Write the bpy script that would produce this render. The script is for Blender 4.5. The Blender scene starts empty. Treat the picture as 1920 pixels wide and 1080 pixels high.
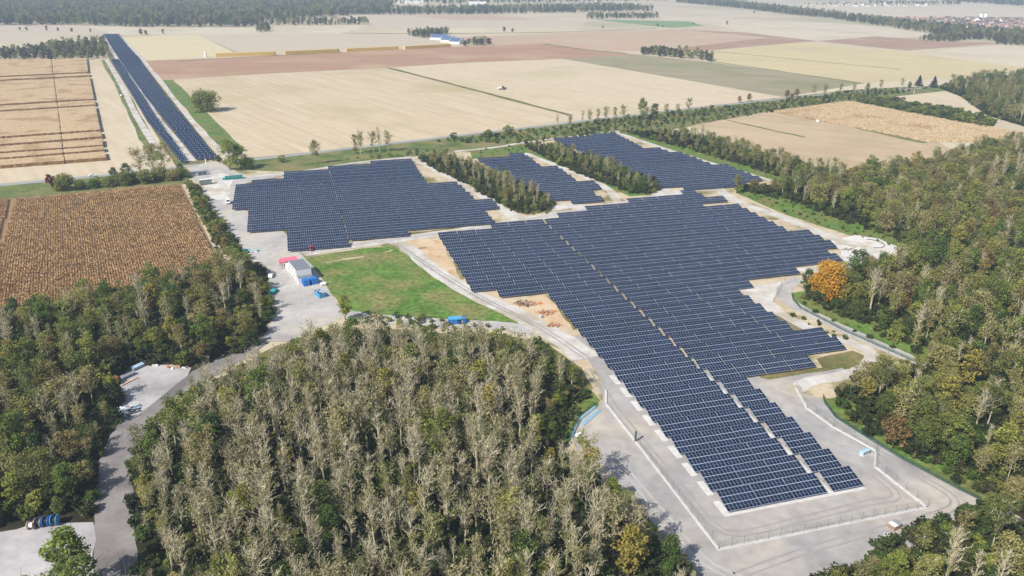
import bpy, bmesh, math, random
import numpy as np
from mathutils import Vector, Matrix

# ------------------------------------------------------------------ camera, world, sun
scene = bpy.context.scene
CAM_H = 120.0; FPX = 1440.0; PITCH_A = math.atan2(600.0, FPX); ROLL = 0.010
cp, sp = math.cos(PITCH_A), math.sin(PITCH_A); cr, sr = math.cos(ROLL), math.sin(ROLL)
R_ = Vector((1, 0, 0)); D_ = Vector((0, -sp, -cp)); F_ = Vector((0, cp, -sp))
cam_data = bpy.data.cameras.new('camera'); cam = bpy.data.objects.new('camera', cam_data)
scene.collection.objects.link(cam)
cx_ = R_ * cr - D_ * sr; cy_ = -(R_ * sr + D_ * cr); cz_ = -F_
m = Matrix((cx_, cy_, cz_)).transposed().to_4x4(); m.translation = (0, 0, CAM_H)
cam.matrix_world = m
cam_data.sensor_width = 36.0; cam_data.lens = 36.0 * FPX / 1920.0
cam_data.clip_start = 1.0; cam_data.clip_end = 40000.0
scene.camera = cam

SUN_EL = math.radians(42.0); SHADOW_DIR = math.radians(46.0)   # shadows fall to the right and away
world = bpy.data.worlds.new('World'); scene.world = world; world.use_nodes = True
wn = world.node_tree.nodes; wl = world.node_tree.links
bg = wn['Background']; sky = wn.new('ShaderNodeTexSky'); sky.sky_type = 'NISHITA'; sky.sun_disc = False
sky.sun_elevation = SUN_EL
sx, sy = -math.cos(SHADOW_DIR), -math.sin(SHADOW_DIR)
sky.sun_rotation = math.atan2(sx, sy)
sky.air_density = 1.0; sky.dust_density = 1.5; sky.ozone_density = 1.0
wl.new(sky.outputs[0], bg.inputs[0]); bg.inputs[1].default_value = 0.105
sun_data = bpy.data.lights.new('sun', 'SUN'); sun = bpy.data.objects.new('sun', sun_data)
scene.collection.objects.link(sun)
sun_data.energy = 5.0; sun_data.angle = math.radians(0.55); sun_data.color = (1.0, 0.955, 0.88)
d = Vector((-sx * math.cos(SUN_EL), -sy * math.cos(SUN_EL), -math.sin(SUN_EL)))
sun.rotation_euler = d.to_track_quat('-Z', 'Y').to_euler(); sun.location = (-200, -150, 300)
vs = scene.view_settings; vs.view_transform = 'Standard'; vs.look = 'None'; vs.gamma = 1.0; vs.exposure = 0.2
vs.use_curve_mapping = False
cy = scene.cycles; cy.max_bounces = 5; cy.diffuse_bounces = 3; cy.glossy_bounces = 2; cy.transmission_bounces = 3
cy.volume_bounces = 0; cy.transparent_max_bounces = 6; cy.caustics_reflective = False; cy.caustics_refractive = False
cy.use_denoising = True; cy.denoiser = 'OPENIMAGEDENOISE'; cy.denoising_input_passes = 'RGB_ALBEDO_NORMAL'

# ------------------------------------------------------------------ helpers
C = scene.collection
rng = random.Random(7)
def G(x, y, z=0.0):
    """real ground position of something seen at photo position (x, y) standing at height z"""
    a = x - 960; b = y - 540; dx = a * cr + b * sr; dy = -a * sr + b * cr
    dv = (dx, FPX * cp - dy * sp, -FPX * sp - dy * cp); t = (z - CAM_H) / dv[2]
    return (dv[0] * t, dv[1] * t)
def to_px(X, Y, Z):
    z = Z - CAM_H; dep = Y * cp - z * sp
    if dep <= 1: return (-9999, -9999)
    dx = FPX * X / dep; dy = FPX * (-Y * sp - z * cp) / dep
    return 960 + dx * cr - dy * sr, 540 + dx * sr + dy * cr
def GP(pts, z=0.0): return [G(x, y, z) for x, y in pts]

def tag(o, label=None, cat=None, group=None, kind=None):
    if label: o['label'] = label
    if cat: o['category'] = cat
    if group: o['group'] = group
    if kind: o['kind'] = kind
    return o
def empty(name, loc=(0, 0, 0), rz=0.0, s=1.0):
    o = bpy.data.objects.new(name, None); C.objects.link(o)
    o.location = loc; o.rotation_euler = (0, 0, rz); o.scale = (s, s, s); o.empty_display_size = 0.2
    return o
def mobj(name, me, parent=None, loc=None, rz=None):
    o = bpy.data.objects.new(name, me); C.objects.link(o)
    if parent is not None: o.parent = parent
    if loc is not None: o.location = loc
    if rz is not None: o.rotation_euler = (0, 0, rz)
    return o

class MB:
    def __init__(s): s.v = []; s.f = []; s.mi = []
    def add(s, vs, fs, mi=0):
        b = len(s.v); s.v += [tuple(p) for p in vs]
        for f in fs: s.f.append(tuple(b + i for i in f)); s.mi.append(mi)
    def box(s, x0, x1, y0, y1, z0, z1, mi=0, M=None):
        p = [(x0, y0, z0), (x1, y0, z0), (x1, y1, z0), (x0, y1, z0), (x0, y0, z1), (x1, y0, z1), (x1, y1, z1), (x0, y1, z1)]
        if M is not None: p = [tuple(M @ Vector(q)) for q in p]
        s.add(p, [(0, 3, 2, 1), (4, 5, 6, 7), (0, 1, 5, 4), (1, 2, 6, 5), (2, 3, 7, 6), (3, 0, 4, 7)], mi)
    def quad(s, a, b, c, d_, mi=0): s.add([a, b, c, d_], [(0, 1, 2, 3)], mi)
    def tube(s, pts, rads, n=5, mi=0, cap=True):
        rings = []; base = len(s.v); prev = None
        for i, p in enumerate(pts):
            p = Vector(p); q = Vector(pts[min(i + 1, len(pts) - 1)]); o = Vector(pts[max(i - 1, 0)])
            t = (q - o)
            if t.length < 1e-6: t = Vector((0, 0, 1))
            t.normalize()
            up = Vector((0, 0, 1)) if abs(t.z) < .9 else Vector((1, 0, 0))
            a = t.cross(up).normalized(); b = t.cross(a)
            for k in range(n):
                th = 2 * math.pi * k / n
                s.v.append(tuple(p + (a * math.cos(th) + b * math.sin(th)) * rads[i]))
        for i in range(len(pts) - 1):
            for k in range(n):
                s.f.append((base + i * n + k, base + i * n + (k + 1) % n, base + (i + 1) * n + (k + 1) % n, base + (i + 1) * n + k)); s.mi.append(mi)
        if cap:
            s.f.append(tuple(base + (len(pts) - 1) * n + k for k in range(n))); s.mi.append(mi)
            s.f.append(tuple(base + k for k in reversed(range(n)))); s.mi.append(mi)
    def prism(s, outline, x0, x1, mi=0):
        """outline in (y,z), extruded along x"""
        n = len(outline)
        vs_ = [(x0, y, z) for y, z in outline] + [(x1, y, z) for y, z in outline]
        fs = [tuple(reversed(range(n))), tuple(range(n, 2 * n))] + [(i, (i + 1) % n, n + (i + 1) % n, n + i) for i in range(n)]
        s.add(vs_, fs, mi)
    def mesh(s, name, mats):
        me = bpy.data.meshes.new(name); me.from_pydata(s.v, [], s.f)
        for mm in (mats if isinstance(mats, (list, tuple)) else [mats]): me.materials.append(mm)
        me.polygons.foreach_set('material_index', s.mi); me.update(); return me
    def build(s, name, mats, parent=None, loc=None, rz=None):
        return mobj(name, s.mesh(name, mats), parent, loc, rz)

def srgb(r, g, b):
    f = lambda c: ((c / 255.0) / 12.92 if c / 255.0 <= .04045 else ((c / 255.0 + .055) / 1.055) ** 2.4)
    return (f(r), f(g), f(b), 1.0)

def mat_noise(name, c1, c2, scale=.1, c3=None, scale3=.02, rough=.85, spec=.25, stretch=None, detail=6, lo=.35, hi=.65,
              bump=0, bscale=1.0, fine=None, lo3=.5, hi3=.62):
    """world-space noise colour; stretch=(angle, sx, sy) gives streaks along a direction"""
    dk = lambda c: c if c is None else (c[0] * .81, c[1] * .81, c[2] * .82, 1)
    c1, c2, c3 = dk(c1), dk(c2), dk(c3)
    mt = bpy.data.materials.new(name); mt.use_nodes = True; N = mt.node_tree.nodes; L = mt.node_tree.links
    b = N['Principled BSDF']; b.inputs['Roughness'].default_value = rough; b.inputs['Specular IOR Level'].default_value = spec
    geo = N.new('ShaderNodeNewGeometry'); vec = geo.outputs['Position']
    if stretch:
        mp = N.new('ShaderNodeMapping'); mp.vector_type = 'TEXTURE'
        mp.inputs['Rotation'].default_value = (0, 0, stretch[0]); mp.inputs['Scale'].default_value = (stretch[1], stretch[2], 1)
        L.new(vec, mp.inputs[0]); svec = mp.outputs[0]
    else: svec = vec
    n1 = N.new('ShaderNodeTexNoise'); n1.inputs['Scale'].default_value = scale; n1.inputs['Detail'].default_value = detail
    L.new(svec, n1.inputs['Vector'])
    r1 = N.new('ShaderNodeValToRGB'); r1.color_ramp.elements[0].position = lo; r1.color_ramp.elements[1].position = hi
    r1.color_ramp.elements[0].color = c1; r1.color_ramp.elements[1].color = c2
    L.new(n1.outputs[0], r1.inputs[0]); col = r1.outputs[0]
    if c3:
        n2 = N.new('ShaderNodeTexNoise'); n2.inputs['Scale'].default_value = scale3; n2.inputs['Detail'].default_value = 5
        L.new(vec, n2.inputs['Vector'])
        r2 = N.new('ShaderNodeValToRGB'); r2.color_ramp.elements[0].position = lo3; r2.color_ramp.elements[1].position = hi3
        r2.color_ramp.elements[0].color = (0, 0, 0, 1); r2.color_ramp.elements[1].color = (1, 1, 1, 1)
        L.new(n2.outputs[0], r2.inputs[0])
        mx = N.new('ShaderNodeMix'); mx.data_type = 'RGBA'
        L.new(r2.outputs[0], mx.inputs['Factor']); L.new(col, mx.inputs['A']); mx.inputs['B'].default_value = c3
        col = mx.outputs['Result']
    if fine:
        n3 = N.new('ShaderNodeTexNoise'); n3.inputs['Scale'].default_value = fine[0]; n3.inputs['Detail'].default_value = 3
        L.new(vec, n3.inputs['Vector'])
        mr = N.new('ShaderNodeMapRange'); mr.inputs[1].default_value = .3; mr.inputs[2].default_value = .7
        mr.inputs[3].default_value = 1 - fine[1]; mr.inputs[4].default_value = 1 + fine[1]
        L.new(n3.outputs[0], mr.inputs[0])
        mx = N.new('ShaderNodeVectorMath'); mx.operation = 'SCALE'
        L.new(col, mx.inputs[0]); L.new(mr.outputs[0], mx.inputs['Scale']); col = mx.outputs[0]
    L.new(col, b.inputs['Base Color'])
    if bump:
        nb = N.new('ShaderNodeTexNoise'); nb.inputs['Scale'].default_value = bscale; nb.inputs['Detail'].default_value = 4
        L.new(svec, nb.inputs['Vector'])
        bp = N.new('ShaderNodeBump'); bp.inputs['Strength'].default_value = bump; bp.inputs['Distance'].default_value = .3
        L.new(nb.outputs[0], bp.inputs['Height']); L.new(bp.outputs[0], b.inputs['Normal'])
    return mt

def mat_flat(name, c, rough=.6, spec=.4, metal=0, var=.12, nscale=2.0):
    """painted / solid surface with slight object-space wear"""
    mt = bpy.data.materials.new(name); mt.use_nodes = True; N = mt.node_tree.nodes; L = mt.node_tree.links
    b = N['Principled BSDF']; b.inputs['Roughness'].default_value = rough; b.inputs['Specular IOR Level'].default_value = spec
    b.inputs['Metallic'].default_value = metal
    tc = N.new('ShaderNodeTexCoord'); n = N.new('ShaderNodeTexNoise'); n.inputs['Scale'].default_value = nscale; n.inputs['Detail'].default_value = 5
    L.new(tc.outputs['Object'], n.inputs['Vector'])
    r = N.new('ShaderNodeValToRGB'); r.color_ramp.elements[0].position = .3; r.color_ramp.elements[1].position = .7
    r.color_ramp.elements[0].color = tuple(k * (1 - var) for k in c[:3]) + (1,); r.color_ramp.elements[1].color = tuple(min(1, k * (1 + var)) for k in c[:3]) + (1,)
    L.new(n.outputs[0], r.inputs[0]); L.new(r.outputs[0], b.inputs['Base Color'])
    return mt

def mat_leaf(name, cols, trans=.25, scatter=.35):
    """leaves: hue picked per tree (object random), light/dark mottle from position"""
    mt = bpy.data.materials.new(name); mt.use_nodes = True; N = mt.node_tree.nodes; L = mt.node_tree.links
    out = N['Material Output']; b = N['Principled BSDF']; b.inputs['Roughness'].default_value = .65; b.inputs['Specular IOR Level'].default_value = .25
    oi = N.new('ShaderNodeObjectInfo'); r = N.new('ShaderNodeValToRGB'); el = r.color_ramp.elements
    while len(el) < len(cols): el.new(.5)
    for i, c in enumerate(cols): el[i].position = i / (len(cols) - 1); el[i].color = (c[0], c[1], c[2], 1)
    tc = N.new('ShaderNodeTexCoord'); n = N.new('ShaderNodeTexNoise'); n.inputs['Scale'].default_value = .55; n.inputs['Detail'].default_value = 4
    L.new(tc.outputs['Object'], n.inputs['Vector'])
    ad = N.new('ShaderNodeMath'); ad.operation = 'MULTIPLY_ADD'; L.new(n.outputs[0], ad.inputs[0]); ad.inputs[1].default_value = .5; ad.inputs[2].default_value = -.25
    ad2 = N.new('ShaderNodeMath'); ad2.operation = 'ADD'; ad2.use_clamp = True; L.new(oi.outputs['Random'], ad2.inputs[0]); L.new(ad.outputs[0], ad2.inputs[1])
    L.new(ad2.outputs[0], r.inputs[0])
    n2 = N.new('ShaderNodeTexWhiteNoise'); n2.noise_dimensions = '1D'
    at = N.new('ShaderNodeAttribute'); at.attribute_name = 'tone'
    mr = N.new('ShaderNodeMapRange'); mr.inputs[3].default_value = 1 - scatter; mr.inputs[4].default_value = 1 + scatter
    L.new(at.outputs['Fac'], mr.inputs[0])
    sc = N.new('ShaderNodeVectorMath'); sc.operation = 'SCALE'; L.new(r.outputs[0], sc.inputs[0]); L.new(mr.outputs[0], sc.inputs['Scale'])
    L.new(sc.outputs[0], b.inputs['Base Color'])
    N.remove(n2)
    if trans:
        tr = N.new('ShaderNodeBsdfTranslucent'); L.new(sc.outputs[0], tr.inputs[0])
        mx = N.new('ShaderNodeMixShader'); mx.inputs[0].default_value = trans
        L.new(b.outputs[0], mx.inputs[1]); L.new(tr.outputs[0], mx.inputs[2]); L.new(mx.outputs[0], out.inputs[0])
    return mt

# ------------------------------------------------------------------ materials
M = {}
M['ground'] = mat_noise('dry_plain', srgb(206, 189, 158), srgb(222, 208, 180), .004, srgb(188, 180, 146), .0015, fine=(.05, .06))
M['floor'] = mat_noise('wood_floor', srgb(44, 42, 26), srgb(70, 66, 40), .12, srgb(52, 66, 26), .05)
M['grass'] = mat_noise('grass', srgb(92, 110, 54), srgb(124, 134, 72), .08, srgb(144, 134, 88), .04, lo3=.45, hi3=.62, fine=(.6, .3), bump=.6, bscale=.9)
M['lush'] = mat_noise('lush_grass', srgb(84, 116, 46), srgb(114, 142, 64), .09, srgb(128, 126, 72), .06, lo3=.45, hi3=.62, fine=(.6, .35), bump=.6, bscale=.8)
M['meadow'] = mat_noise('meadow_grass', srgb(80, 118, 42), srgb(114, 144, 62), .11, srgb(142, 138, 84), .07, fine=(.5, .36), bump=.6, bscale=.8, lo3=.42, hi3=.66)
M['verge'] = mat_noise('rough_verge', srgb(112, 108, 62), srgb(150, 134, 92), .1, srgb(98, 116, 52), .06, fine=(.8, .2), bump=.5)
M['site'] = mat_noise('site_dirt', srgb(204, 184, 150), srgb(218, 202, 174), .09, srgb(140, 134, 84), .06, fine=(.5, .1), lo3=.5, hi3=.6)
M['sand'] = mat_noise('sand', srgb(214, 184, 146), srgb(226, 202, 168), .08, srgb(194, 150, 108), .07, fine=(.4, .08), lo3=.56, hi3=.7)
M['track'] = mat_noise('white_track', srgb(200, 193, 182), srgb(230, 225, 216), .14, srgb(196, 184, 164), .06, fine=(.4, .09), lo=.3, hi=.7)
M['chalk'] = mat_noise('chalk_ground', srgb(220, 214, 204), srgb(238, 234, 228), .12, srgb(204, 192, 172), .08, fine=(.4, .06))
M['gravel'] = mat_noise('grey_gravel', srgb(178, 173, 168), srgb(212, 207, 200), .06, srgb(206, 198, 184), .035, fine=(.35, .1), lo=.3, hi=.7)
M['yard'] = mat_noise('yard_concrete', srgb(160, 156, 154), srgb(190, 186, 182), .07, srgb(208, 196, 178), .03, fine=(.3, .12), lo=.3, hi=.7, lo3=.49, hi3=.72)
M['asphalt'] = mat_noise('old_asphalt', srgb(140, 134, 131), srgb(164, 158, 154), .08, srgb(126, 120, 117), .05, fine=(.6, .08))
M['road'] = mat_noise('road_asphalt', srgb(158, 160, 158), srgb(176, 177, 173), .03)
M['pad'] = mat_noise('pad_concrete', srgb(178, 174, 172), srgb(208, 204, 202), .09, srgb(146, 142, 140), .07, fine=(.4, .1), lo3=.55, hi3=.75)
M['concrete'] = mat_noise('white_concrete', srgb(214, 212, 208), srgb(232, 230, 226), .5, fine=(1.2, .05))
AV = math.radians(16.3)
def fieldmat(name, a, b, ang, c3=None, sc=1.0, sc3=.008, wid=5.0, lo3=.5, hi3=.68):
    return mat_noise(name, srgb(*a), srgb(*b), .55 * sc, srgb(*c3) if c3 else None, sc3, stretch=(ang, 60.0, wid), detail=5, lo=.3, hi=.7, fine=(.12, .05), lo3=lo3, hi3=hi3)
A_F1 = math.radians(125)
M['stubble'] = fieldmat('stubble', (206, 185, 150), (225, 207, 176), math.radians(128), (198, 182, 140), wid=3)
M['stubble2'] = fieldmat('stubble_pale', (212, 192, 160), (226, 210, 180), math.radians(128), (207, 191, 154), wid=3)
M['straw'] = fieldmat('straw_field', (220, 203, 160), (228, 213, 174), math.radians(20), wid=6)
M['greytan'] = fieldmat('grey_tan_field', (204, 188, 164), (214, 200, 176), math.radians(5), wid=8)
M['plough'] = fieldmat('ploughed_earth', (176, 138, 108), (190, 154, 124), math.radians(8), (198, 166, 134), wid=6)
M['plough2'] = fieldmat('ploughed_brown', (170, 136, 112), (186, 154, 130), math.radians(8), (194, 166, 138), wid=8)
M['brownfield'] = fieldmat('light_brown_field', (196, 166, 138), (208, 182, 152), math.radians(8), (204, 184, 156), wid=8)
M['olive'] = fieldmat('olive_field', (158, 148, 116), (176, 164, 134), math.radians(-14), (140, 144, 96), wid=7)
M['yellow'] = fieldmat('yellow_field', (208, 190, 144), (220, 204, 158), math.radians(-14), (204, 188, 150), wid=5)
M['greenfield'] = fieldmat('green_field', (126, 150, 100), (140, 164, 112), math.radians(5), wid=9)
M['palefield'] = fieldmat('pale_field', (216, 200, 172), (226, 212, 188), math.radians(4), (206, 194, 162), wid=10)
M['tanfield'] = fieldmat('tan_field', (196, 172, 138), (212, 190, 156), math.radians(-30), (186, 164, 126), wid=4)
M['soil'] = mat_noise('maize_soil', srgb(150, 122, 88), srgb(172, 142, 104), .2)
M['maize'] = mat_noise('dry_maize', srgb(204, 168, 120), srgb(218, 184, 136), .3, srgb(178, 148, 100), .035, fine=(.25, .14), lo3=.55, hi3=.75)
M['maize_far'] = mat_noise('dry_maize_far', srgb(196, 166, 126), srgb(216, 190, 150), .5, srgb(182, 152, 112), .05, fine=(1.2, .2))
M['stalk'] = mat_noise('maize_stalks', srgb(136, 106, 74), srgb(158, 126, 90), .8)
M['maize_pale'] = mat_noise('pale_maize', srgb(212, 188, 150), srgb(226, 204, 168), .2, srgb(196, 166, 126), .03, fine=(.3, .08), lo3=.56, hi3=.7)
M['maizebase'] = mat_noise('maize_litter', srgb(200, 174, 136), srgb(214, 190, 152), .3)
M['bark'] = mat_noise('pale_bark', srgb(188, 176, 146), srgb(220, 210, 180), 1.2, srgb(150, 148, 98), .25)
M['bark_dark'] = mat_noise('dark_bark', srgb(92, 80, 64), srgb(120, 106, 86), 1.0)
M['leaf_bare'] = mat_leaf('dry_leaves', [(.19, .215, .06), (.28, .27, .11), (.34, .305, .155), (.31, .275, .145), (.25, .25, .085)], .4)
M['leaf_half'] = mat_leaf('olive_leaves', [(.12, .155, .036), (.22, .25, .055), (.34, .335, .085), (.40, .365, .15), (.31, .25, .095), (.18, .225, .05)], .42)
M['leaf_green'] = mat_leaf('green_leaves', [(.065, .115, .026), (.115, .185, .036), (.21, .275, .05), (.35, .37, .08), (.25, .265, .065), (.11, .175, .04)], .42)
M['leaf_yellow'] = mat_leaf('yellowing_leaves', [(.28, .32, .06), (.36, .36, .07), (.38, .31, .07), (.26, .25, .06)], .4)
M['leaf_rust'] = mat_leaf('rusty_leaves', [(.26, .175, .06), (.30, .2, .065), (.22, .15, .07)], .35)
M['leaf_orange'] = mat_leaf('orange_leaves', [(.62, .36, .045), (.75, .36, .035), (.72, .24, .03)], .35, .3)
M['leaf_red'] = mat_leaf('red_leaves', [(.2, .03, .03), (.16, .03, .03)])
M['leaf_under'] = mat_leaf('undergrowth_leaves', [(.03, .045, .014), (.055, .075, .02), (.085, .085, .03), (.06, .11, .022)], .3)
M['leaf_conifer'] = mat_leaf('conifer_needles', [(.02, .04, .022), (.03, .05, .028)], trans=.1)
M['leaf_far'] = mat_leaf('far_leaves', [(.06, .085, .04), (.09, .108, .045), (.12, .12, .05), (.12, .105, .06)], trans=.25)

# solar materials
def mat_cell():
    mt = bpy.data.materials.new('solar_glass'); mt.use_nodes = True; N = mt.node_tree.nodes; L = mt.node_tree.links
    b = N['Principled BSDF']; b.inputs['Roughness'].default_value = .12; b.inputs['Specular IOR Level'].default_value = .3
    geo = N.new('ShaderNodeNewGeometry'); n = N.new('ShaderNodeTexNoise'); n.inputs['Scale'].default_value = .35; n.inputs['Detail'].default_value = 3
    L.new(geo.outputs['Position'], n.inputs['Vector'])
    r = N.new('ShaderNodeValToRGB'); r.color_ramp.elements[0].position = .35; r.color_ramp.elements[1].position = .65
    r.color_ramp.elements[0].color = (.0048, .0118, .034, 1); r.color_ramp.elements[1].color = (.0085, .020, .057, 1)
    oi = N.new('ShaderNodeObjectInfo'); ad = N.new('ShaderNodeMath'); ad.operation = 'MULTIPLY_ADD'; ad.inputs[1].default_value = .22; L.new(oi.outputs['Random'], ad.inputs[0]); L.new(n.outputs[0], ad.inputs[2])
    sb = N.new('ShaderNodeMath'); sb.operation = 'SUBTRACT'; sb.inputs[1].default_value = .11; L.new(ad.outputs[0], sb.inputs[0])
    L.new(sb.outputs[0], r.inputs[0]); L.new(r.outputs[0], b.inputs['Base Color'])
    return mt
M['cell'] = mat_cell()
M['alu'] = mat_flat('aluminium_frame', (.50, .56, .66), .45, .5, .0, .06)
M['steel'] = mat_flat('galvanised_steel', (.36, .38, .4), .5, .5, .3, .1)
M['white'] = mat_flat('white_paint', (.78, .78, .77), .5, .4, 0, .05)
M['white2'] = mat_flat('white_render', (.72, .71, .68), .8, .2, 0, .06, .5)
M['red'] = mat_flat('red_paint', (.62, .045, .07), .5, .4, 0, .15)
M['pink'] = mat_flat('faded_red_roof', (.72, .17, .23), .6, .3, 0, .1)
M['blue'] = mat_flat('blue_paint', (.02, .17, .55), .5, .4, 0, .15)
M['blue2'] = mat_flat('light_blue_paint', (.09, .36, .62), .55, .4, 0, .15)
M['paleblue'] = mat_flat('pale_blue_plastic', (.38, .55, .66), .5, .4, 0, .1)
M['teal'] = mat_flat('turquoise_paint', (.04, .38, .42), .5, .4, 0, .2)
M['tarp'] = mat_flat('green_tarpaulin', (.035, .16, .14), .6, .3, 0, .2)
M['greygreen'] = mat_flat('grey_green_panel', (.24, .28, .24), .6, .3, 0, .1)
M['greyroof'] = mat_flat('grey_roof', (.2, .22, .26), .6, .3, 0, .12)
M['darkgrey'] = mat_flat('dark_grey', (.06, .06, .065), .6, .4, 0, .2)
M['black'] = mat_flat('black_rubber', (.016, .016, .017), .7, .3, 0, .2)
M['glass'] = mat_flat('window_glass', (.02, .03, .04), .1, .6, 0, .2)
M['fence'] = mat_flat('green_fence', (.028, .10, .075), .5, .4, 0, .15)
M['wood'] = mat_flat('old_timber', (.36, .24, .17), .8, .2, 0, .25)
M['wood2'] = mat_flat('pale_timber', (.56, .42, .29), .8, .2, 0, .2)
M['rust'] = mat_flat('orange_rust', (.5, .17, .045), .8, .2, 0, .2)
M['earth'] = mat_noise('earth_pile', srgb(176, 146, 116), srgb(206, 182, 152), .8)
M['bale'] = mat_flat('straw_bale', (.66, .46, .15), .85, .2, 0, .14, .6)
M['bale_d'] = mat_flat('straw_joint', (.42, .27, .09), .85, .2, 0, .14, .6)
M['roof_red'] = mat_flat('tiled_roof', (.33, .17, .12), .8, .2, 0, .2, .3)
M['roof_dark'] = mat_flat('slate_roof', (.13, .11, .11), .8, .2, 0, .2, .3)
M['roof_brown'] = mat_flat('brown_tiled_roof', (.25, .17, .13), .8, .2, 0, .2, .3)
M['roof_solar'] = mat_flat('blue_grey_roof', (.10, .15, .27), .3, .5, 0, .1, .2)
M['cream'] = mat_flat('cream_wall', (.66, .6, .48), .8, .2, 0, .06, .3)

# ------------------------------------------------------------------ ground, fields, roads
LAYER = [0.0]
def poly_sheet(name, pts, mt, z, label, kind='structure', jit=0.0, step=0.0, r=None):
    """flat sheet; optional ragged edge"""
    r = r or random.Random(hash(label) & 0xffff if False else len(label) * 131 + int(abs(pts[0][0])))
    if step:
        q = []
        for i, p in enumerate(pts):
            a = Vector(p); b = Vector(pts[(i + 1) % len(pts)]); n = max(1, int((b - a).length / step))
            for k in range(n):
                c = a.lerp(b, k / n); q.append((c.x + r.uniform(-jit, jit), c.y + r.uniform(-jit, jit)))
        pts = q
    me = bpy.data.meshes.new(name)
    me.from_pydata([(x, y, z) for x, y in pts], [], [tuple(range(len(pts)))])
    if me.polygons[0].normal.z < 0: me.flip_normals()
    me.materials.append(mt)
    o = mobj(name, me); return tag(o, label, name.replace('_', ' ').split('.')[0], kind=kind)
def smooth_line(pts, n=6):
    out = []
    for i in range(len(pts) - 1):
        p0 = Vector(pts[max(i - 1, 0)]); p1 = Vector(pts[i]); p2 = Vector(pts[i + 1]); p3 = Vector(pts[min(i + 2, len(pts) - 1)])
        for k in range(n):
            t = k / n
            out.append(.5 * ((2 * p1) + (-p0 + p2) * t + (2 * p0 - 5 * p1 + 4 * p2 - p3) * t * t + (-p0 + 3 * p1 - 3 * p2 + p3) * t ** 3))
    out.append(Vector(pts[-1])); return out
def ribbon(name, pts, w, mt, z, label, jit=.25, n=6, w2=None, kind='structure'):
    c = smooth_line(pts, n); r = random.Random(int(abs(pts[0][0] * 7)) + len(c)); vs_, fs = [], []
    for i, p in enumerate(c):
        t = (c[min(i + 1, len(c) - 1)] - c[max(i - 1, 0)]); t.normalize(); nn = Vector((-t.y, t.x))
        ww = (w if w2 is None else w + (w2 - w) * i / (len(c) - 1)) / 2
        a = p + nn * (ww + r.uniform(-jit, jit)); b = p - nn * (ww + r.uniform(-jit, jit))
        vs_ += [(a.x, a.y, z), (b.x, b.y, z)]
        if i: fs.append((2 * i - 2, 2 * i - 1, 2 * i + 1, 2 * i))
    me = bpy.data.meshes.new(name); me.from_pydata(vs_, [], fs)
    if me.polygons[0].normal.z < 0: me.flip_normals()
    me.materials.append(mt); o = mobj(name, me)
    return tag(o, label, name.replace('_', ' '), kind=kind)

S = 15000.0
me = bpy.data.meshes.new('ground'); me.from_pydata([(-S, -1500, -.12), (S, -1500, -.12), (S, 14000, -.12), (-S, 14000, -.12)], [], [(0, 1, 2, 3)])
me.materials.append(M['ground']); tag(mobj('ground', me), 'wide flat plain of pale dry farmland reaching to the horizon', 'ground', kind='structure')

def fld(pts, mk, z, label): return poly_sheet('field', GP(pts), M[mk], z, label)
Z1 = -.08
# far pale fields first, then nearer ones
fld([(0, 45), (150, 47), (165, 49), (205, 62), (130, 66), (0, 80)], 'greytan', Z1, 'pale grey-tan field on the far left below the forest')
fld([(165, 49), (480, 52), (492, 60), (225, 66), (205, 62)], 'palefield', Z1, 'pale field between the forest edge and the end of the solar strip')
fld([(505, 48), (690, 47), (640, 62), (510, 62)], 'palefield', Z1, 'pale field right of the dark clump below the forest')
fld([(640, 28), (900, 27), (1100, 40), (1090, 48), (760, 55), (690, 47)], 'greytan', Z1, 'far tan field in front of the long wooded band')
fld([(760, 29), (930, 29), (1010, 37), (860, 38)], 'brownfield', Z1 + .02, 'far light brown field in the middle distance')
fld([(1110, 36), (1290, 40), (1320, 48), (1260, 52), (1160, 42)], 'greenfield', Z1 + .02, 'far pale green field beside the small wood')
fld([(227, 69), (372, 65), (441, 97), (400, 106), (276, 113)], 'straw', Z1, 'pale straw-yellow field beside the long solar strip')
fld([(372, 65), (640, 63), (730, 64), (800, 72), (842, 84), (640, 96), (441, 98)], 'greytan', Z1, 'grey-tan field behind the rows of straw stacks')
fld([(845, 70), (1040, 62), (1290, 54), (1470, 66), (1330, 82), (1200, 95), (1130, 97), (1010, 82), (900, 86)], 'brownfield', Z1, 'wide light brown field right of the white farm')
fld([(272, 114), (440, 108), (640, 98), (845, 88), (1010, 82), (1130, 97), (1195, 102), (1055, 110), (850, 118.5), (722, 127), (500, 138), (302, 150)], 'plough', Z1 + .02, 'reddish ploughed field behind the wide stubble')
fld([(302, 150), (500, 138), (724, 127), (1070, 216), (1000, 236), (700, 271), (480, 296), (430, 266)], 'stubble', Z1, 'wide pale stubble field behind the left solar array')
fld([(735, 127), (850, 118.5), (1055, 110), (1470, 181), (1400, 191), (1200, 216), (1078, 217)], 'stubble2', Z1, 'pale stubble field right of the grassy strip')
fld([(1055, 110), (1195, 102), (1335, 117), (1620, 156), (1470, 182)], 'olive', Z1 + .02, 'grey-olive field stretching past the small wood')
fld([(1335, 95), (1500, 79), (1700, 98), (1930, 128), (1930, 132), (1720, 150), (1620, 156), (1335, 115)], 'yellow', Z1, 'yellowish stubble field behind the two dark conifers')
fld([(1290, 57), (1400, 61), (1532, 77), (1500, 79), (1330, 94.5), (1205, 101), (1200, 96), (1330, 83), (1440, 70)], 'plough2', Z1 + .03, 'brown field left of the yellow stubble')
fld([(1330, 45), (1480, 40), (1600, 45), (1740, 63), (1720, 70), (1620, 70), (1480, 74), (1400, 60)], 'palefield', Z1 + .01, 'pale field below the tree line in the distance')
fld([(1535, 77), (1640, 68), (1760, 76), (1872, 81), (1700, 95)], 'plough2', Z1 + .02, 'brown ploughed field below the village trees')
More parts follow.
